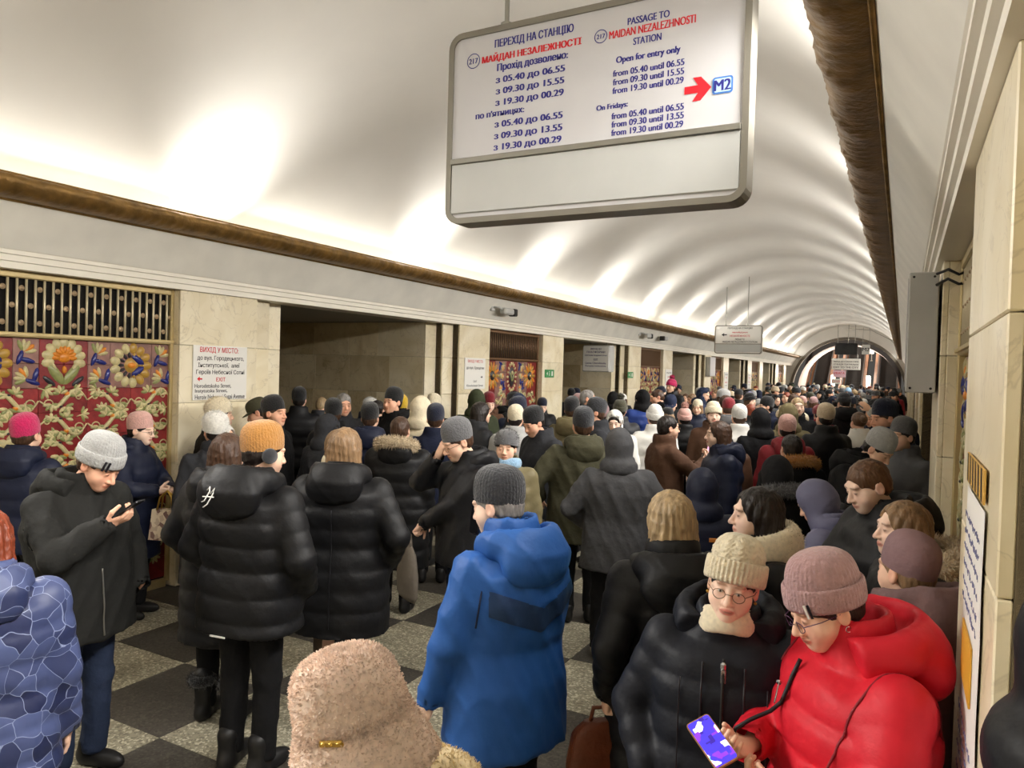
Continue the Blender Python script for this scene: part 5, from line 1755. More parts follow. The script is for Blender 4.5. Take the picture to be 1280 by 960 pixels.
# woman in black knee-length coat seen from behind
S = who(label='light brown haired woman in black knee-length padded coat with bare-looking stockinged legs', pos=(-2.94, 3.41), face=112, h=1.76, fem=1, coat='puffer_long', coat_m=N_('black'), hair='bob', hair_m=HAIR['dblond'], hood='down', hood_size=1.1, res=2, hem=.56, wide=1.12, legs=False, boot=.2,
        pose=((.27, .10, .95), (.8, -.8, -.2), (-.24, .26, 1.12), (-.8, -.5, -.5)), hands={-1: ('relaxed', None, (.6, 0, .3))})
V, Q = polygonise(union([cone((s * .085, 0, .88), (s * .11, .01, .46), .085, .056) for s in (1, -1)] + [cone((s * .11, .01, .46), (s * .11, -.01, .08), .056, .04) for s in (1, -1)], .004), (-.22, -.14, .04), (.22, .14, 1.0), .016)
put('stockings', np_mesh('stockings', V, Q, mat('stocking_nylon', (96, 78, 62), rough=.45)), S['body'])
front_line(S, 'back_seam', 0, .62, 1.30, .004, N_('black2'), sgn=-1, lift=-.002)

# man shading his face, tote bag in the other hand
S = who(label='man in grey beanie and black leather-look jacket with a hand over his face', pos=(-2.64, 4.36), face=238, h=1.79, coat='jacket', coat_m=N_('black2'), trs_m=jeans_d, hat='beanie', hat_m=H_('grey'), hood='down', hood_size=.9, res=2, pitch=26, yaw=0, wide=1.08, hem=.78, glasses=True,
        pose=((.07, .20, 1.50), (.9, .1, -1), (.12, .29, 1.03), (-.8, .2, -.8)), hands={1: ('relaxed', (-.45, -.15, .88), (.0, -1, -.1)), -1: ('fist', (.5, .4, -.6), (.3, .2, -1))})
hp = local(S, (.19, .35, .93))
e = tag(empty('tote_bag', hp, math.radians(150)), 'grey canvas tote bag held by the man covering his face', 'bag')
b = MB(); n = 10
rows = [(-.03, .05, .012), (-.10, .12, .03), (-.25, .15, .05), (-.38, .15, .045), (-.42, .13, .02)]
vs = [(w * math.cos(2*PI*k/16), d * math.sin(2*PI*k/16), z) for z, w, d in rows for k in range(16)]
b.add(vs, [(i*16+k, i*16+(k+1) % 16, (i+1)*16+(k+1) % 16, (i+1)*16+k) for i in range(4) for k in range(16)] + [tuple(range(64, 80))])
put('bag_body', b.mesh('bag_body', cloth('canvas_grey', (112, 104, 94)), True), e)
b = MB(); b.tube([(-.06, 0, -.08), (-.03, 0, .03), (.03, 0, .03), (.06, 0, -.08)], .012, 6); put('handle', b.mesh('handle', cloth('canvas_grey', (112, 104, 94)), True), e)

# man in the blue jacket
S = who(label='man in bright blue hooded jacket and black beanie in the centre foreground', pos=(-1.37, 2.60), face=158, h=1.725, coat='parka', coat_m=cloth('blue_shell', K['blue'], 'nylon'), hat='beanie', hat_m=H_('char'), hood='down', hood_size=1.08, hood_lift=.0, res=3, wide=1.05, hem=.66, yaw=22, pitch=14, collar=1.8, skin=skin_p, slouch=.06,
        hair='crop', hair_m=HAIR['grey'], pose=((.04, .20, 1.48), (.9, .1, -.9), (-.30, .12, .86), (-.7, -.9, -.2)), hands={1: ('fist', (-.3, .1, .9), (-.3, -.9, 0)), -1: ('relaxed', None, (1, 0, 0))})
patch(S, 'coat', 'yoke_panel', lambda P: (P[:, 1] < -.03) & (P[:, 2] > 1.155 + .40 * np.abs(P[:, 0])) & (P[:, 2] < 1.265 + .40 * np.abs(P[:, 0])) & (np.abs(P[:, 0]) < .21), .0035, cloth('navy_panel', (38, 62, 100), 'nylon'),
      clamp=(lambda A: 1.16 + .40 * np.abs(A[:, 0]), lambda A: 1.26 + .40 * np.abs(A[:, 0])))
b = MB(); b.tube([(-.21, -.10, 1.40), (-.235, -.11, 1.30), (-.245, -.10, 1.20)], .004, 5); put('piping', b.mesh('piping', W_('navy2'), True), S['body'])
phone(local(S, (-.02, .215, 1.545)), (-.5, -.8, .1), (.1, .2, 1), 'dark phone held to the mouth of the man in blue')

# man in charcoal jacket, hood up
S = who(label='man in dark grey jacket with hood up seen from behind', pos=(-1.86, 5.23), face=112, h=1.70, coat='parka', coat_m=cloth('charcoal_shell', (72, 72, 74)), hood='up', res=2, wide=1.08, hem=.70, shoe_m=shoe_c, pose=((.26, .16, 1.0), (.9, -.7, -.2), (-.26, .16, 1.0), (-.9, -.7, -.2)), stance=.12)

# blond woman in long black coat with brown bag
S = who(label='blond woman in long black padded coat carrying a brown leather bag', pos=(-.80, 2.91), face=125, h=1.67, fem=1, coat='puffer_long', coat_m=N_('black'), hair='long', hair_m=HAIR['blond'], hood='down', hood_size=1.15, hood_lift=-.04, res=3, hem=.45, yaw=8, wide=1.0,
        pose=((.10, .30, 1.18), (.9, -.2, -.8), (-.27, -.02, .92), (-.5, -1, -.1)), hands={1: ('hold', (-.5, .55, .45), (0, -.35, 1.0)), -1: ('fist', (0, .05, -1), (1, 0, 0))})
hp = local(S, (-.28, .0, .825))
e = tag(empty('leather_bag', hp, math.radians(40)), 'brown leather bag with front pocket held low by the blond woman', 'bag')
V, Q = polygonise(union([loft([-.40, -.36, -.20, -.08, -.03], [.13, .145, .14, .12, .07], [.055, .065, .06, .05, .03], p=3.2)], .02), (-.2, -.12, -.44), (.2, .12, .02), .014)
put('bag_body', np_mesh('bag_body', V, Q, leather), e)
b = MB(); b.box(-.11, .11, -.09, -.05, -.37, -.22, 0, .015); po = put('front_pocket', b.mesh('front_pocket', leather, True), e)
b = MB(); b.tube([(-.09, -.092, -.24), (0, -.095, -.235), (.09, -.092, -.24)], .004, 5); put('zip', b.mesh('zip', gold), po)
b = MB(); b.tube([(-.05, 0, -.05), (-.035, 0, .02), (.035, 0, .02), (.05, 0, -.05)], .009, 6); put('handle', b.mesh('handle', leather, True), e)
phone(local(S, (-.02, .42, 1.26)), (0, -.75, .65), (.1, .6, .75), 'phone with a cyan screen in front of the blond woman', lit=mat('cyan_screen', (60, 190, 220), emit=1.2))

# older woman in cream knit hat looking at the viewer
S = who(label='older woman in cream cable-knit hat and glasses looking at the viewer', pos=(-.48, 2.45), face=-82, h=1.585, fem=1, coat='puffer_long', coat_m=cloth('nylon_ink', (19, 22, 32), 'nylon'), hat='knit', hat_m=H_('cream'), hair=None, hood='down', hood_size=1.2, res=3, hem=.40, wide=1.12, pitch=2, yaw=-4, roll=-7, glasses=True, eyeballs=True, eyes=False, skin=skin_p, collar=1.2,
        pose=((.25, .13, .93), (.9, -.7, -.2), (-.25, .13, .93), (-.9, -.7, -.2)))
front_line(S, 'zip', .0, .45, 1.40, .006, dark_metal)
b = MB(); b.lathe([(.004, .0), (.011, -.006), (.011, -.022), (.004, -.028)], 10); b.box(-.009, .009, -.003, .003, -.075, -.025, 0, .003)
zp = put('zip_pull', b.mesh('zip_pull', silver), S['body'], (0, .165, 1.395)); 
V, Q = polygonise(torus((0, .012, 1.482), .084, .092, .05, .022, math.radians(24)), (-.16, -.16, 1.36), (.16, .18, 1.6), .01); put('fleece_collar', np_mesh('fleece_collar', V, Q, F_('cream')), S['body'])
for s in (-1, 1):
    front_line(S, 'drawcord', s * .07, 1.12, 1.38, .004, ink_black)
    front_line(S, 'seam', s * .145, .6, 1.32, .003, ink_black, lift=-.001)
    b = MB(); b.dome((0, 0, 0), .006, .006, .006, 8, 3, plane='xz'); o = put('earring', b.mesh('earring', gold, True), S['body']); o.matrix_local = S['hm'] @ Matrix.Translation(Vector((s * .083, .004, -.04)))

# woman in red jacket with phone
S = who(label='woman in shiny red padded jacket and ribbed mauve hat reading a lit phone', pos=(-.105, 2.30), face=212, h=1.645, fem=1, coat='puffer', coat_m=cloth('nylon_bright_red', K['red'], 'nylon'), hat='ribbed', hat_m=H_('mauveh'), hood='down', hood_size=1.2, hood_lift=.02, res=3, hem=.70, wide=1.16, pitch=26, yaw=4, glasses=True, glass_m=mat('glasses_purple', (92, 60, 96), rough=.3, metal=.4), collar=1.9, hair='short', hair_m=HAIR['dark'], seed=1,
        pose=((.03, .30, 1.16), (.9, -.2, -.8), (-.12, .24, 1.10), (-.95, -.3, -.5)), hands={1: ('hold', (-.55, .8, .1), (-.3, .0, 1.0)), -1: ('hold', (.5, .8, .1), (.3, .0, 1.0))})
def phone_ui():
    m = bpy.data.materials.new('phone_ui'); m.use_nodes = True; nt = m.node_tree; N, L = nt.nodes, nt.links
    b_ = N['Principled BSDF']; tc = N.new('ShaderNodeTexCoord'); v = N.new('ShaderNodeTexVoronoi'); v.inputs['Scale'].default_value = 45
    v.distance = 'CHEBYCHEV'
    L.new(tc.outputs['Object'], v.inputs['Vector']); sp = N.new('ShaderNodeSeparateColor'); L.new(v.outputs['Color'], sp.inputs[0])
    r = N.new('ShaderNodeValToRGB'); r.color_ramp.interpolation = 'CONSTANT'; el = r.color_ramp.elements
    el[0].color = srgb(52, 40, 200); el[1].position = .45; el[1].color = srgb(110, 40, 210)
    for p, c in ((.72, (40, 20, 120)), (.86, (230, 220, 255)), (.95, (90, 220, 220))):
        q = el.new(p); q.color = srgb(*c)
    L.new(sp.outputs[0], r.inputs['Fac']); L.new(r.outputs['Color'], b_.inputs['Emission Color']); b_.inputs['Emission Strength'].default_value = 1.6
    b_.inputs['Base Color'].default_value = srgb(30, 20, 60)
    return m
phone(local(S, (-.035, .435, 1.205)), (-.05, -.55, .84), (-.72, .62, .35), 'lit purple phone in the hands of the woman in red', lit=phone_ui(), case=mat('phone_case_tan', (176, 124, 78), rough=.5))
front_line(S, 'zip', .04, .75, 1.42, .007, ink_black)
b = MB(); b.box(-.006, .006, -.002, .002, -.035, .035, 0, .002); b.lathe([(.007, .035), (.009, .042), (.0, .05)], 8); put('zip_pull', b.mesh('zip_pull', silver), S['body'], (.05, .205, 1.31), (.5, .9, 0))
for q in range(2):
    b = MB(); b.box(-.0035, .0035, -.001, .001, -.022, .022); o = put('stripe', b.mesh('stripe', paper if q else ink_black), child(S, 'hat')); a = 2.35 - q * .09
    o.location = (.1015 * math.cos(a), -.012 + .1255 * math.sin(a), .047); o.rotation_euler = (0, 0, a - PI / 2)
def ring_seam(S, x0, c, m, r=.003):
    V, Q = mesh_np(child(S, 'coat')); N = vnormals(V, Q)
    k_ = (np.abs(V[:, 0] - x0) < .008) & (V[:, 2] > 1.12); P = V[k_] + N[k_] * .001
    a = np.arctan2(P[:, 2] - c[1], P[:, 1] - c[0]); P = P[np.argsort(a)]; a = np.sort(a)
    pts = []
    for t in np.linspace(-.5, PI + .5, 26):
        w = np.exp(-((a - t) / .12) ** 2); 
        if w.sum() > .3: pts.append((x0, float((P[:, 1] * w).sum() / w.sum()), float((P[:, 2] * w).sum() / w.sum())))
    b = MB(); b.tube(pts, r, 6); put('seam', b.mesh('seam', m, True), S['body'])
for s in (-1, 1): ring_seam(S, s * .205, (-.01, 1.28), N_('dkred'), .004)
bd = patch(S, 'coat', 'sleeve_badge', lambda P: (P[:, 0] < -.22) & (P[:, 2] > 1.075) & (P[:, 2] < 1.175) & (P[:, 1] > -.07) & (P[:, 1] < .03), .005, mat('badge_black', (20, 20, 22), rough=.4))
if bd:
    V, Q = mesh_np(bd); k_ = V[:, 0] < np.percentile(V[:, 0], 60); V = V[k_]
    b = MB(); b.box(-.003, .003, -.025, .025, .002, .012); b.box(-.003, .003, -.02, .02, -.012, -.006)
    put('badge_print', b.mesh('badge_print', paper), S['body'], (float(V[:, 0].min()) - .001, float(V[:, 1].mean()), float(V[:, 2].mean())))
b = MB(); n = 14; b.tube([(0, .008 * math.cos(2*PI*k/n), .008 * math.sin(2*PI*k/n)) for k in range(n + 1)], .0016, 5); o = put('earring', b.mesh('earring', silver), S['body']); o.matrix_local = S['hm'] @ Matrix.Translation(Vector((-.086, -.004, -.046)))

# woman in fleece bucket hat right under the viewer
S = who(label='woman in beige fleece bucket hat at the bottom of the view', pos=(-.845, 1.10), face=205, h=1.555, fem=1, coat='coat_long', coat_m=cloth('dusty_pink_wool', (196, 176, 170)), hat='bucket', hat_m=cloth('fleece_beige', (248, 226, 210), 'fur'), hat_m2=cloth('seam_beige', (206, 174, 150), 'fur'), hair='long', hair_m=HAIR['brown'], res=3, pitch=12, skin=skin_p, collar=1.3)
b = MB(); b.box(-.026, .026, -.004, .004, -.007, .007, 0, .003)
for q in range(3): b.dome((-.016 + .016 * q, -.004, 0), .005, .005, .003, 8, 2, plane='xz', nx=-1)
o = put('hat_clip', b.mesh('hat_clip', gold), child(S, 'hat')); a = math.radians(172)
o.location = (.088 * 1.17 * math.cos(a), -.012 + .108 * 1.17 * math.sin(a), .052); o.rotation_euler = (0, .06, a + PI / 2)
V, Q = polygonise(union([torus((0, -.04, 1.46), .165, .15, .07, .055, math.radians(-10)), ell((0, -.16, 1.42), (.17, .09, .10))], .04), (-.32, -.34, 1.24), (.32, .28, 1.64), .014)
V, Q = fuzz(V, Q, 14000, .0075, 5, .45); put('fleece_hood', np_mesh('fleece_hood', V, Q, cloth('fleece_cream', (240, 218, 170), 'fur')), S['body'])

# dark figure at the right edge, beside the pier
S = who(label='dark-clothed person cut off by the right edge beside the pier', pos=(.30, 1.33), face=335, h=1.88, coat='puffer', coat_m=N_('black'), hood='up', res=2, wide=1.0)

# along the right wall
S = who(label='woman in mauve coat and mauve beanie against the right wall', pos=(.05, 2.93), face=140, h=1.58, fem=1, coat='coat_long', coat_m=cloth('mauve_cloth', (122, 98, 98)), hat='beanie', hat_m=cloth('mauve_jersey', (140, 112, 114)), hood='down', hood_size=1.15, hood_lift=.05, res=2, hair='crop', hair_m=HAIR['dblond'], wide=1.0)
S = who(label='blond woman in black coat with beige fur collar facing left by the right wall', pos=(.04, 3.47), face=205, h=1.64, fem=1, coat='puffer', coat_m=N_('black2'), hair='bob', hair_m=HAIR['dblond'], res=2, fur=F_('beige'), skin=skin_p)
S = who(label='man with short brown hair in black padded jacket looking down at right', pos=(-.06, 4.02), face=214, h=1.78, coat='puffer', coat_m=N_('black'), hair='crop', hair_m=HAIR['mid'], hood='down', hood_size=1.1, res=2, pitch=24, wide=1.12, skin=skin_p, seed=2,
        pose=((.06, .33, 1.12), (.9, -.2, -.8), (-.22, .22, 1.02), (-.9, -.5, -.3)), hands={1: ('hold', (-.5, .55, .45), (0, -.35, 1.0))})
phone(local(S, (-.02, .46, 1.22)), (0, -.7, .7), (-.5, .5, .7), 'dark phone in the hand of the brown haired man')
S = who(label='person in lavender-grey padded jacket with shoulder strap bending forward at right', pos=(-.34, 4.55), face=165, h=1.56, fem=1, coat='puffer', coat_m=N_('lav'), hood='up', res=2, pitch=30, hem=.72)
b = MB(); b.tube([(-.14, -.10, 1.45), (-.10, .12, 1.38), (-.02, .19, 1.2), (.10, .2, 1.0)], .012, 6); put('bag_strap', b.mesh('bag_strap', W_('khaki'), True), S['body'])
S = who(label='dark haired person with cream sheepskin collar facing left', pos=(-.52, 3.32), face=206, h=1.66, coat='jacket', coat_m=N_('black'), hair='bob', hair_m=HAIR['dark'], res=2, skin=skin_p, wide=1.05)
V, Q = polygonise(torus((0, -.03, 1.50), .125, .12, .075, .035, math.radians(-18)), (-.24, -.24, 1.34), (.24, .22, 1.68), .014); V, Q = fuzz(V, Q, 3000, .008, 6, .4)
put('sheepskin_collar', np_mesh('sheepskin_collar', V, Q, F_('cream')), S['body'])
S = who(label='man in black jacket and pale grey beanie bowing his head on the right', pos=(-.26, 6.30), face=-25, h=1.79, coat='jacket', coat_m=W_('black'), hat='beanie', hat_m=H_('lgrey'), res=2, pitch=38, hood='down', wide=1.15, pose='phone')
S = who(label='tall man in navy beanie and navy jacket by the right piers', pos=(-.10, 7.70), face=214, h=1.93, coat='jacket', coat_m=N_('navy2'), hat='beanie', hat_m=H_('navy'), hood='down', res=2, pitch=10, wide=1.08, pose='phone', skin=skin_r)
phone(local(S, (-.02, .44, 1.24)), (0, -.7, .7), (-.4, .5, .7), 'phone held by the tall man in navy', lit=mat('pale_screen', (190, 180, 210), emit=.6))
S = who(label='person in plain grey coat half hidden behind the right pier edge', pos=(.02, 6.95), face=230, h=1.80, coat='coat_long', coat_m=W_('grey'), hat='beanie', hat_m=H_('grey'), res=1)
S = who(label='person in navy jacket with an orange patch between the blond and the sheepskin collar', pos=(-1.06, 4.50), face=110, h=1.55, coat='puffer', coat_m=N_('navy'), hood='up', res=2)
b = MB(); b.box(-.05, .05, -.003, .003, -.014, .014, 0, .004); put('patch', b.mesh('patch', mat('orange_patch', (210, 130, 50), rough=.6)), S['body'], (.08, -.205, 1.33))

# left side, by the first pier
S = who(label='person in magenta knit hat behind the grey beanie at the far left', pos=(-5.45, 2.95), face=118, h=1.70, fem=1, coat='puffer', coat_m=N_('navy'), hat='beanie', hat_m=H_('magenta'), res=2, hood='down')
S = who(label='person in white fluffy hat among the group at the first pier', pos=(-4.80, 4.04), face=150, h=1.70, fem=1, coat='coat_long', coat_m=W_('char'), hat='fuzzy', hat_m=F_('white'), res=2)
S = who(label='person in grey jacket with white scarf leaning beside the first pier', pos=(-5.18, 4.42), face=20, h=1.58, coat='puffer', coat_m=N_('grey'), hood='up', res=2, hood_m=W_('white'), pose='front')
S = who(label='man in black striped beanie talking in profile at the first pier', pos=(-5.17, 4.98), face=10, h=1.80, coat='jacket', coat_m=W_('black'), hat='beanie', hat_m=H_('black'), res=2, skin=skin_r)
S = who(label='person in cream fluffy hat against the first pier', pos=(-5.62, 4.74), face=60, h=1.76, fem=1, coat='coat_long', coat_m=W_('black'), hat='fuzzy', hat_m=F_('cream'), res=1)
S = who(label='man in grey peaked cap and khaki jacket looking down by the exit poster', pos=(-5.60, 5.34), face=215, h=1.79, coat='jacket', coat_m=W_('khaki'), hat='cap', hat_m=W_('olive'), hair='crop', hair_m=HAIR['dark'], res=2, pitch=25, skin=skin_r, pose='phone')
S = who(label='woman with fair hair in white coat holding a phone behind the black coat', pos=(-3.52, 4.02), face=20, h=1.68, fem=1, coat='coat_long', coat_m=W_('cream'), hair='bob', hair_m=HAIR['dblond'], res=2, pose='phone')
S = who(label='brown haired woman in black coat with pale fur-edged hood', pos=(-3.86, 5.19), face=112, h=1.70, fem=1, coat='puffer_long', coat_m=N_('black'), hair='short', hair_m=HAIR['brown'], hood='down', fur=F_('beige'), res=2, wide=1.12)
S = who(label='big man in olive coat and grey beanie seen from behind', pos=(-2.41, 5.85), face=120, h=1.80, coat='parka', coat_m=W_('olive'), hat='beanie', hat_m=H_('char'), hood='down', res=2, wide=1.15, pose=((.30, .08, .95), (.8, -.8, -.2), (-.34, .12, 1.0), (-.8, -.8, -.2)), hands={-1: ('fist', (0, .05, -1), (1, 0, 0))})
hp = local(S, (-.35, .12, .88))
e = tag(empty('plastic_bag', hp, 1.0), 'glittery grey plastic bag hanging from the olive-coated man', 'bag')
V, Q = polygonise(loft([-.34, -.30, -.15, -.04], [.10, .14, .12, .04], [.05, .06, .05, .02]), (-.2, -.1, -.38), (.2, .1, 0), .016); put('bag_body', np_mesh('bag_body', wrinkle(V, Q, .02, 30, 2), Q, mat('silver_film', (160, 158, 156), rough=.25, noise=.4, scale=30, metal=.2)), e)
b = MB(); b.tube([(-.03, 0, -.05), (-.02, 0, .03), (.02, 0, .03), (.03, 0, -.05)], .006, 6); put('handle', b.mesh('handle', silver, True), e)
S = who(label='person in olive-yellow jacket with light blue neck scarf behind the shaded face', pos=(-2.80, 5.20), face=290, h=1.62, coat='puffer', coat_m=N_('khaki'), hat='fuzzy', hat_m=F_('grey'), res=2)
V, Q = polygonise(torus((0, .0, 1.50), .105, .105, .05, .03, .1), (-.18, -.18, 1.4), (.18, .2, 1.6), .014); put('scarf', np_mesh('scarf', V, Q, H_('sky')), S['body'])
S = who(label='dark haired person in brown jacket photographing with a phone in mid crowd', pos=(-2.08, 7.2), face=40, h=1.72, coat='parka', coat_m=W_('brown'), hair='short', hair_m=HAIR['dark'], res=2, glasses=True, pose=((.10, .38, 1.30), (.9, -.2, -.8), (-.06, .36, 1.24), (-.9, -.2, -.8)), hands={1: ('hold', (-.3, .5, .8), (0, -.9, .3))})
phone(local(S, (.06, .47, 1.40)), (0, -.95, .25), (.1, .2, 1), 'raised phone with a pink screen in mid crowd', lit=mat('pink_screen', (220, 150, 190), emit=.8))
S = who(label='woman with long straight brown hair in profile wearing a dark puffer', pos=(-1.45, 6.8), face=206, h=1.72, fem=1, coat='puffer', coat_m=N_('navy'), hair='verylong', hair_m=HAIR['brown'], hood='down', res=2, skin=skin_p, wide=1.1)
S = who(label='person in crimson padded jacket and pink hat seen from behind', pos=(-1.03, 7.94), face=110, h=1.72, fem=1, coat='puffer', coat_m=N_('dkred'), hat='beanie', hat_m=H_('pink'), hood='down', res=2)
S = who(label='person in black parka with golden fur-edged hood near the right', pos=(-.80, 6.52), face=118, h=1.66, coat='parka', coat_m=W_('black'), hair='short', hair_m=HAIR['dark'], fur=F_('tan'), hood='down', res=2, wide=1.1)
S = who(label='person in black coat with grey-black fur hood in front of the fur-edged parka', pos=(-.74, 5.30), face=125, h=1.58, coat='coat_long', coat_m=W_('black2'), hood='up', fur=F_('grey'), res=2)
S = who(label='broad person in black jacket in front of the pale grey beanie', pos=(-.20, 5.35), face=140, h=1.60, coat='jacket', coat_m=N_('black'), hair='short', hair_m=HAIR['dark'], res=2, wide=1.2, hood='down')

# ================================================================== THE CROWD FURTHER IN
TAKEN = [(o.location.x, o.location.y) for o in COL.objects if o.parent is None and o.name.startswith('person')]
def crowd(label, x, y, face, h, **k):
    TAKEN.append((x, y))
    k.setdefault('res', 1)
    return who(label=label, pos=(x, y), face=face, h=h, **k)
crowd('person in black beanie and black coat left of the grey peaked cap', -5.20, 5.85, 150, 1.75, coat='jacket', coat_m=W_('black'), hat='beanie', hat_m=H_('black'))
crowd('person in black beanie standing inside the first passage', -6.75, 6.95, 130, 1.80, coat='puffer', coat_m=N_('black2'), hat='beanie', hat_m=H_('black'))
crowd('grey haired bearded man turned right at the first passage', -5.70, 6.55, 330, 1.82, coat='jacket', coat_m=W_('char'), hair='crop', hair_m=HAIR['grey'], pitch=10, skin=skin_r)
crowd('person in black beanie and navy collar behind the black coat', -4.62, 5.72, 118, 1.74, coat='puffer', coat_m=N_('navy'), hat='beanie', hat_m=H_('black'), hood='down')
crowd('person with dark grey hood up beside the tan beanie', -4.65, 5.15, 90, 1.66, coat='jacket', coat_m=W_('char'), hood='up')
crowd('man in black beanie and scarf facing the viewer by the far passage wall', -5.10, 6.75, 265, 1.86, coat='parka', coat_m=W_('black'), hat='beanie', hat_m=H_('black'), skin=skin_r, hood='down')
crowd('person in cream hooded jacket seen from behind near the passage wall', -4.55, 6.48, 100, 1.80, coat='puffer', coat_m=W_('cream'), hood='up')
crowd('person in yellow knitted hat near the first passage', -5.35, 7.20, 140, 1.76, fem=1, coat='puffer', coat_m=N_('green'), hat='beanie', hat_m=H_('yellow'))
crowd('dark haired woman with a hair clip beside the yellow hat', -5.55, 7.0, 100, 1.72, fem=1, coat='parka', coat_m=W_('khaki'), hair='bun', hair_m=HAIR['dark'])
crowd('person in navy beanie seen from behind left of the shaded face', -4.10, 6.10, 118, 1.74, coat='jacket', coat_m=W_('navy'), hat='beanie', hat_m=H_('navy'))
crowd('brown haired person wearing white headphones in mid crowd', -4.2, 7.12, 60, 1.76, fem=1, coat='puffer', coat_m=N_('char'), hair='bob', hair_m=HAIR['dark'])
crowd('person with dark green hood up below the second exit poster', -4.85, 8.15, 120, 1.84, coat='parka', coat_m=W_('green'), hood='up')
crowd('person with navy hood up below the daisy panel', -4.45, 8.55, 100, 1.80, coat='jacket', coat_m=N_('navy2'), hood='up')
crowd('person in cream beanie in front of the navy hood', -3.70, 7.05, 110, 1.72, fem=1, coat='puffer', coat_m=N_('lgrey'), hat='beanie', hat_m=H_('cream'))
crowd('person in navy beanie facing right before the daisy panel', -4.05, 7.75, 40, 1.78, coat='jacket', coat_m=W_('char'), hat='beanie', hat_m=H_('navy'))
crowd('man in black beanie looking down left of the olive coat', -3.10, 6.45, 245, 1.78, coat='parka', coat_m=W_('char'), hat='beanie', hat_m=H_('black'), pitch=25, skin=skin_r)
crowd('person in grey-olive jacket with lowered hood and black beanie', -3.45, 8.0, 100, 1.80, coat='parka', coat_m=W_('khaki'), hat='beanie', hat_m=H_('black'), hood='down')
crowd('man in dark grey beanie in left profile behind the olive coat', -2.95, 7.55, 208, 1.82, coat='jacket', coat_m=W_('char'), hat='beanie', hat_m=H_('char'), skin=skin_r)
crowd('grey haired man in dark jacket turned right at the second passage', -3.97, 9.7, 20, 1.88, coat='jacket', coat_m=W_('black'), hair='crop', hair_m=HAIR['grey'], skin=skin_r)
crowd('person in dusty brown beret in mid crowd', -3.35, 8.75, 120, 1.70, fem=1, coat='coat_long', coat_m=W_('brown'), hat='beanie', hat_m=H_('mauve'))
crowd('person in olive green knit hat in mid crowd', -3.40, 9.55, 110, 1.74, fem=1, coat='puffer', coat_m=N_('char'), hat='pompom', hat_m=H_('olive'))
crowd('young woman in white hooded jacket facing the viewer', -3.00, 8.25, 285, 1.68, fem=1, coat='puffer', coat_m=N_('white'), hood='up', hair='short', hair_m=HAIR['dark'], pitch=14, skin=skin_p)
crowd('person in white knit hat right of the white hooded woman', -2.62, 8.60, 118, 1.72, fem=1, coat='puffer', coat_m=N_('white'), hat='knit', hat_m=H_('white'))
crowd('person in royal blue jacket with black hood near the third panel', -3.75, 11.6, 140, 1.84, coat='puffer', coat_m=N_('royal'), hood='up', hood_m=W_('black'), wide=1.1)
crowd('man in navy peaked cap looking down by the third panel', -3.12, 11.05, 280, 1.82, coat='parka', coat_m=W_('black'), hat='cap', hat_m=W_('navy2'), pitch=22)
crowd('person in pinkish knit hat with pompom in mid crowd', -2.55, 9.7, 118, 1.66, fem=1, coat='puffer', coat_m=N_('black'), hat='pompom', hat_m=H_('pink'))
S_ = crowd('person wearing a bright magenta pompom hat above the crowd by the tall notice', -4.60, 16.3, 250, 1.98, fem=1, coat='puffer', coat_m=N_('black'), hat='pompom', hat_m=H_('magenta'))
crowd('woman in cream knit hat and brown coat facing the viewer in mid crowd', -2.10, 9.35, 290, 1.76, fem=1, coat='coat_long', coat_m=W_('brown'), hat='knit', hat_m=H_('cream'), skin=skin_p)
S = crowd('person in white jacket with black backpack seen from behind', -1.72, 9.05, 112, 1.76, fem=1, coat='puffer', coat_m=N_('white'), hat='beanie', hat_m=H_('white'))
b = MB(); b.box(-.14, .14, -.31, -.19, 1.0, 1.36, 0, .05); bo = put('backpack', b.mesh('backpack', N_('black'), True), S['body'])
for s in (-1, 1):
    b = MB(); b.tube([(s * .10, -.20, 1.33), (s * .13, -.08, 1.45), (s * .14, .10, 1.38), (s * .17, .16, 1.15)], .016, 6); put('strap', b.mesh('strap', N_('black'), True), bo)
crowd('brown haired woman in grey coat facing the viewer', -1.62, 9.95, 300, 1.72, fem=1, coat='coat_long', coat_m=W_('lgrey'), hair='bob', hair_m=HAIR['mid'], skin=skin_p)
crowd('person with dark hood up and pink scarf in mid crowd', -1.40, 8.60, 118, 1.76, coat='parka', coat_m=W_('black2'), hood='up')
crowd('person with olive hood up near the crimson jacket', -1.20, 9.30, 110, 1.80, coat='parka', coat_m=W_('khaki'), hood='up')
crowd('fair haired man with cream hood lining facing the viewer', -1.30, 10.9, 292, 1.86, coat='parka', coat_m=W_('black'), hair='crop', hair_m=HAIR['blond'], hood='down', hood_m=W_('cream'), skin=skin_p)
crowd('person in mustard beanie and black jacket seen from behind', -.75, 8.90, 118, 1.82, coat='jacket', coat_m=N_('black'), hat='beanie', hat_m=H_('beige'))
crowd('brown haired woman in white jacket raising an arm near the right piers', -.45, 9.80, 118, 1.74, fem=1, coat='puffer', coat_m=N_('white'), hair='bun', hair_m=HAIR['mid'], pose=((.18, .14, 1.78), (1, .2, .1), (-.25, .12, .93), (-.8, -.8, -.2)), hands={1: ('relaxed', None, (0, 1, 0))})

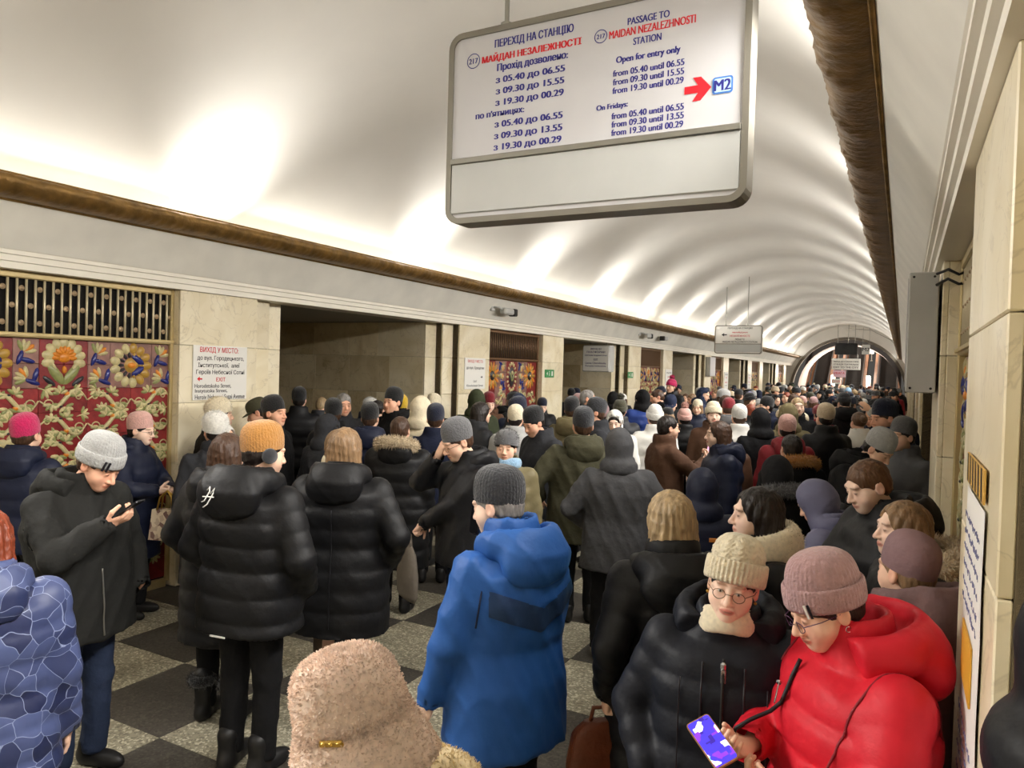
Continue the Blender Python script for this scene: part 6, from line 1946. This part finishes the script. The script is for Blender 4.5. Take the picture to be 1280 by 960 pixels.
rng = random.Random(21)
ZONES = [(7, 12, 'near the daisy panel'), (12, 17, 'by the second passage'), (17, 23, 'by the third panel'), (23, 31, 'under the smaller sign'), (31, 39, 'well down the hall'), (39, 48, 'near the end arch')]
COATC = [('black', 8), ('black2', 5), ('char', 4), ('navy', 5), ('navy2', 2), ('olive', 2), ('green', 1), ('grey', 2), ('brown', 2), ('white', 1), ('beige', 1.2), ('dkred', .7), ('lav', .8), ('khaki', 1), ('cream', .8)]
HATC = [('black', 9), ('char', 4), ('navy', 4), ('grey', 2.5), ('lgrey', 2), ('cream', 2), ('white', 1.6), ('pink', 1.3), ('mauveh', 1), ('olive', 1.2), ('beige', 1.2), ('tan', .8), ('dkred', .6), ('sky', .4), ('magenta', .3)]
WORD = dict(black='black', black2='inky', char='charcoal', navy='navy', navy2='slate blue', olive='olive', green='dark green', grey='grey', lgrey='silvery', brown='brown', white='white', beige='beige', dkred='wine red', lav='lavender', khaki='khaki', cream='cream', pink='pale pink', mauveh='mauve', tan='tan', sky='light blue', magenta='magenta')
def pick(tab):
    t = rng.uniform(0, sum(w for _, w in tab))
    for k, w in tab:
        t -= w
        if t <= 0: return k
    return tab[0][0]
count = 0
tries = 0
while count < 205 and tries < 9000:
    tries += 1
    y = 7.2 + 38.0 * rng.random() ** 1.15
    x = rng.uniform(XL + .3, XR - .3)
    if abs((y - PASS_C + PERIOD / 2) % PERIOD - PERIOD / 2) < 1.1 and rng.random() < .12: x = XL - rng.uniform(.2, 1.2)
    md = .62
    if any((x - a) ** 2 + (y - b_) ** 2 < md * md for a, b_ in TAKEN): continue
    TAKEN.append((x, y)); count += 1
    res = 1 if y < 13 else 0
    fem = rng.random() < .5
    cc = pick(COATC); ct, pose = rng.choice([('puffer', 'down'), ('parka', 'pocket'), ('puffer_long', 'down'), ('jacket', 'phone')])
    q = rng.random(); face = (118 + rng.gauss(0, 30)) if q < .5 else (rng.choice([28, 208]) + rng.gauss(0, 25)) if q < .78 else (298 + rng.gauss(0, 25))
    kw = dict(coat=ct, pose=pose, coat_m=(N_ if ct.startswith('puffer') else W_)(cc), fem=1 if fem else 0, yaw=rng.choice([-25, 0, 25]), pitch=rng.choice([0, 18]), res=res,
              skin=rng.choice([skin, skin_p, skin_r]), trs_m=rng.choice([trs_b, jeans_d, trs_b]), twide=rng.uniform(.94, 1.06))
    r = rng.random()
    if r < .66:
        hk, hc = rng.choice(['beanie', 'beanie', 'beanie', 'beanie_cuff', 'pompom', 'fuzzy', 'cap'] if fem else ['beanie', 'beanie', 'beanie_cuff', 'cap']), pick(HATC)
        kw.update(hat=hk, hat_m=F_(hc) if hk == 'fuzzy' else H_(hc), hair='long' if fem and rng.random() < .6 else None, hair_m=HAIR[rng.choice(['brown', 'dark', 'mid', 'dblond'])])
        hd = '%s %s' % (WORD[hc], {'beanie': 'beanie', 'beanie_cuff': 'turned-up beanie', 'pompom': 'pompom hat', 'fuzzy': 'fluffy hat', 'cap': 'peaked cap'}[hk])
    elif r < .80:
        kw.update(hood='up'); hd = 'raised hood'
    else:
        hc = rng.choice(['brown', 'dark', 'dark', 'mid', 'dblond', 'blond', 'grey', 'red'])
        kw.update(hair=rng.choice(['bob', 'long', 'bun']) if fem else 'crop', hair_m=HAIR[hc])
        hd = {'brown': 'bare brown hair', 'dark': 'bare dark hair', 'mid': 'bare light brown hair', 'dblond': 'dark blond hair', 'blond': 'bare blond hair', 'grey': 'bare grey hair', 'red': 'auburn hair'}[hc]
    if rng.random() < .45 and kw.get('hood') is None: kw['hood'] = 'down'
    zone = [z for a, b_, z in ZONES if a <= y < b_][0]
    sidew = 'at left' if x < -4.0 else 'at right' if x > -1.8 else 'mid-hall'
    cw = {'puffer': 'padded jacket', 'parka': 'parka', 'puffer_long': 'long coat', 'jacket': 'jacket'}[ct]
    lab = 'person with %s in %s %s %s %s' % (hd, WORD[cc], cw, zone, sidew)
    if len(lab.replace('-', ' ').split()) > 16: lab = lab.replace('the ', '')
    who(label=lab, pos=(x, y), face=face, h=(1.66 if fem else 1.77) + rng.gauss(0, .05), group='crowd along the hall', **kw)
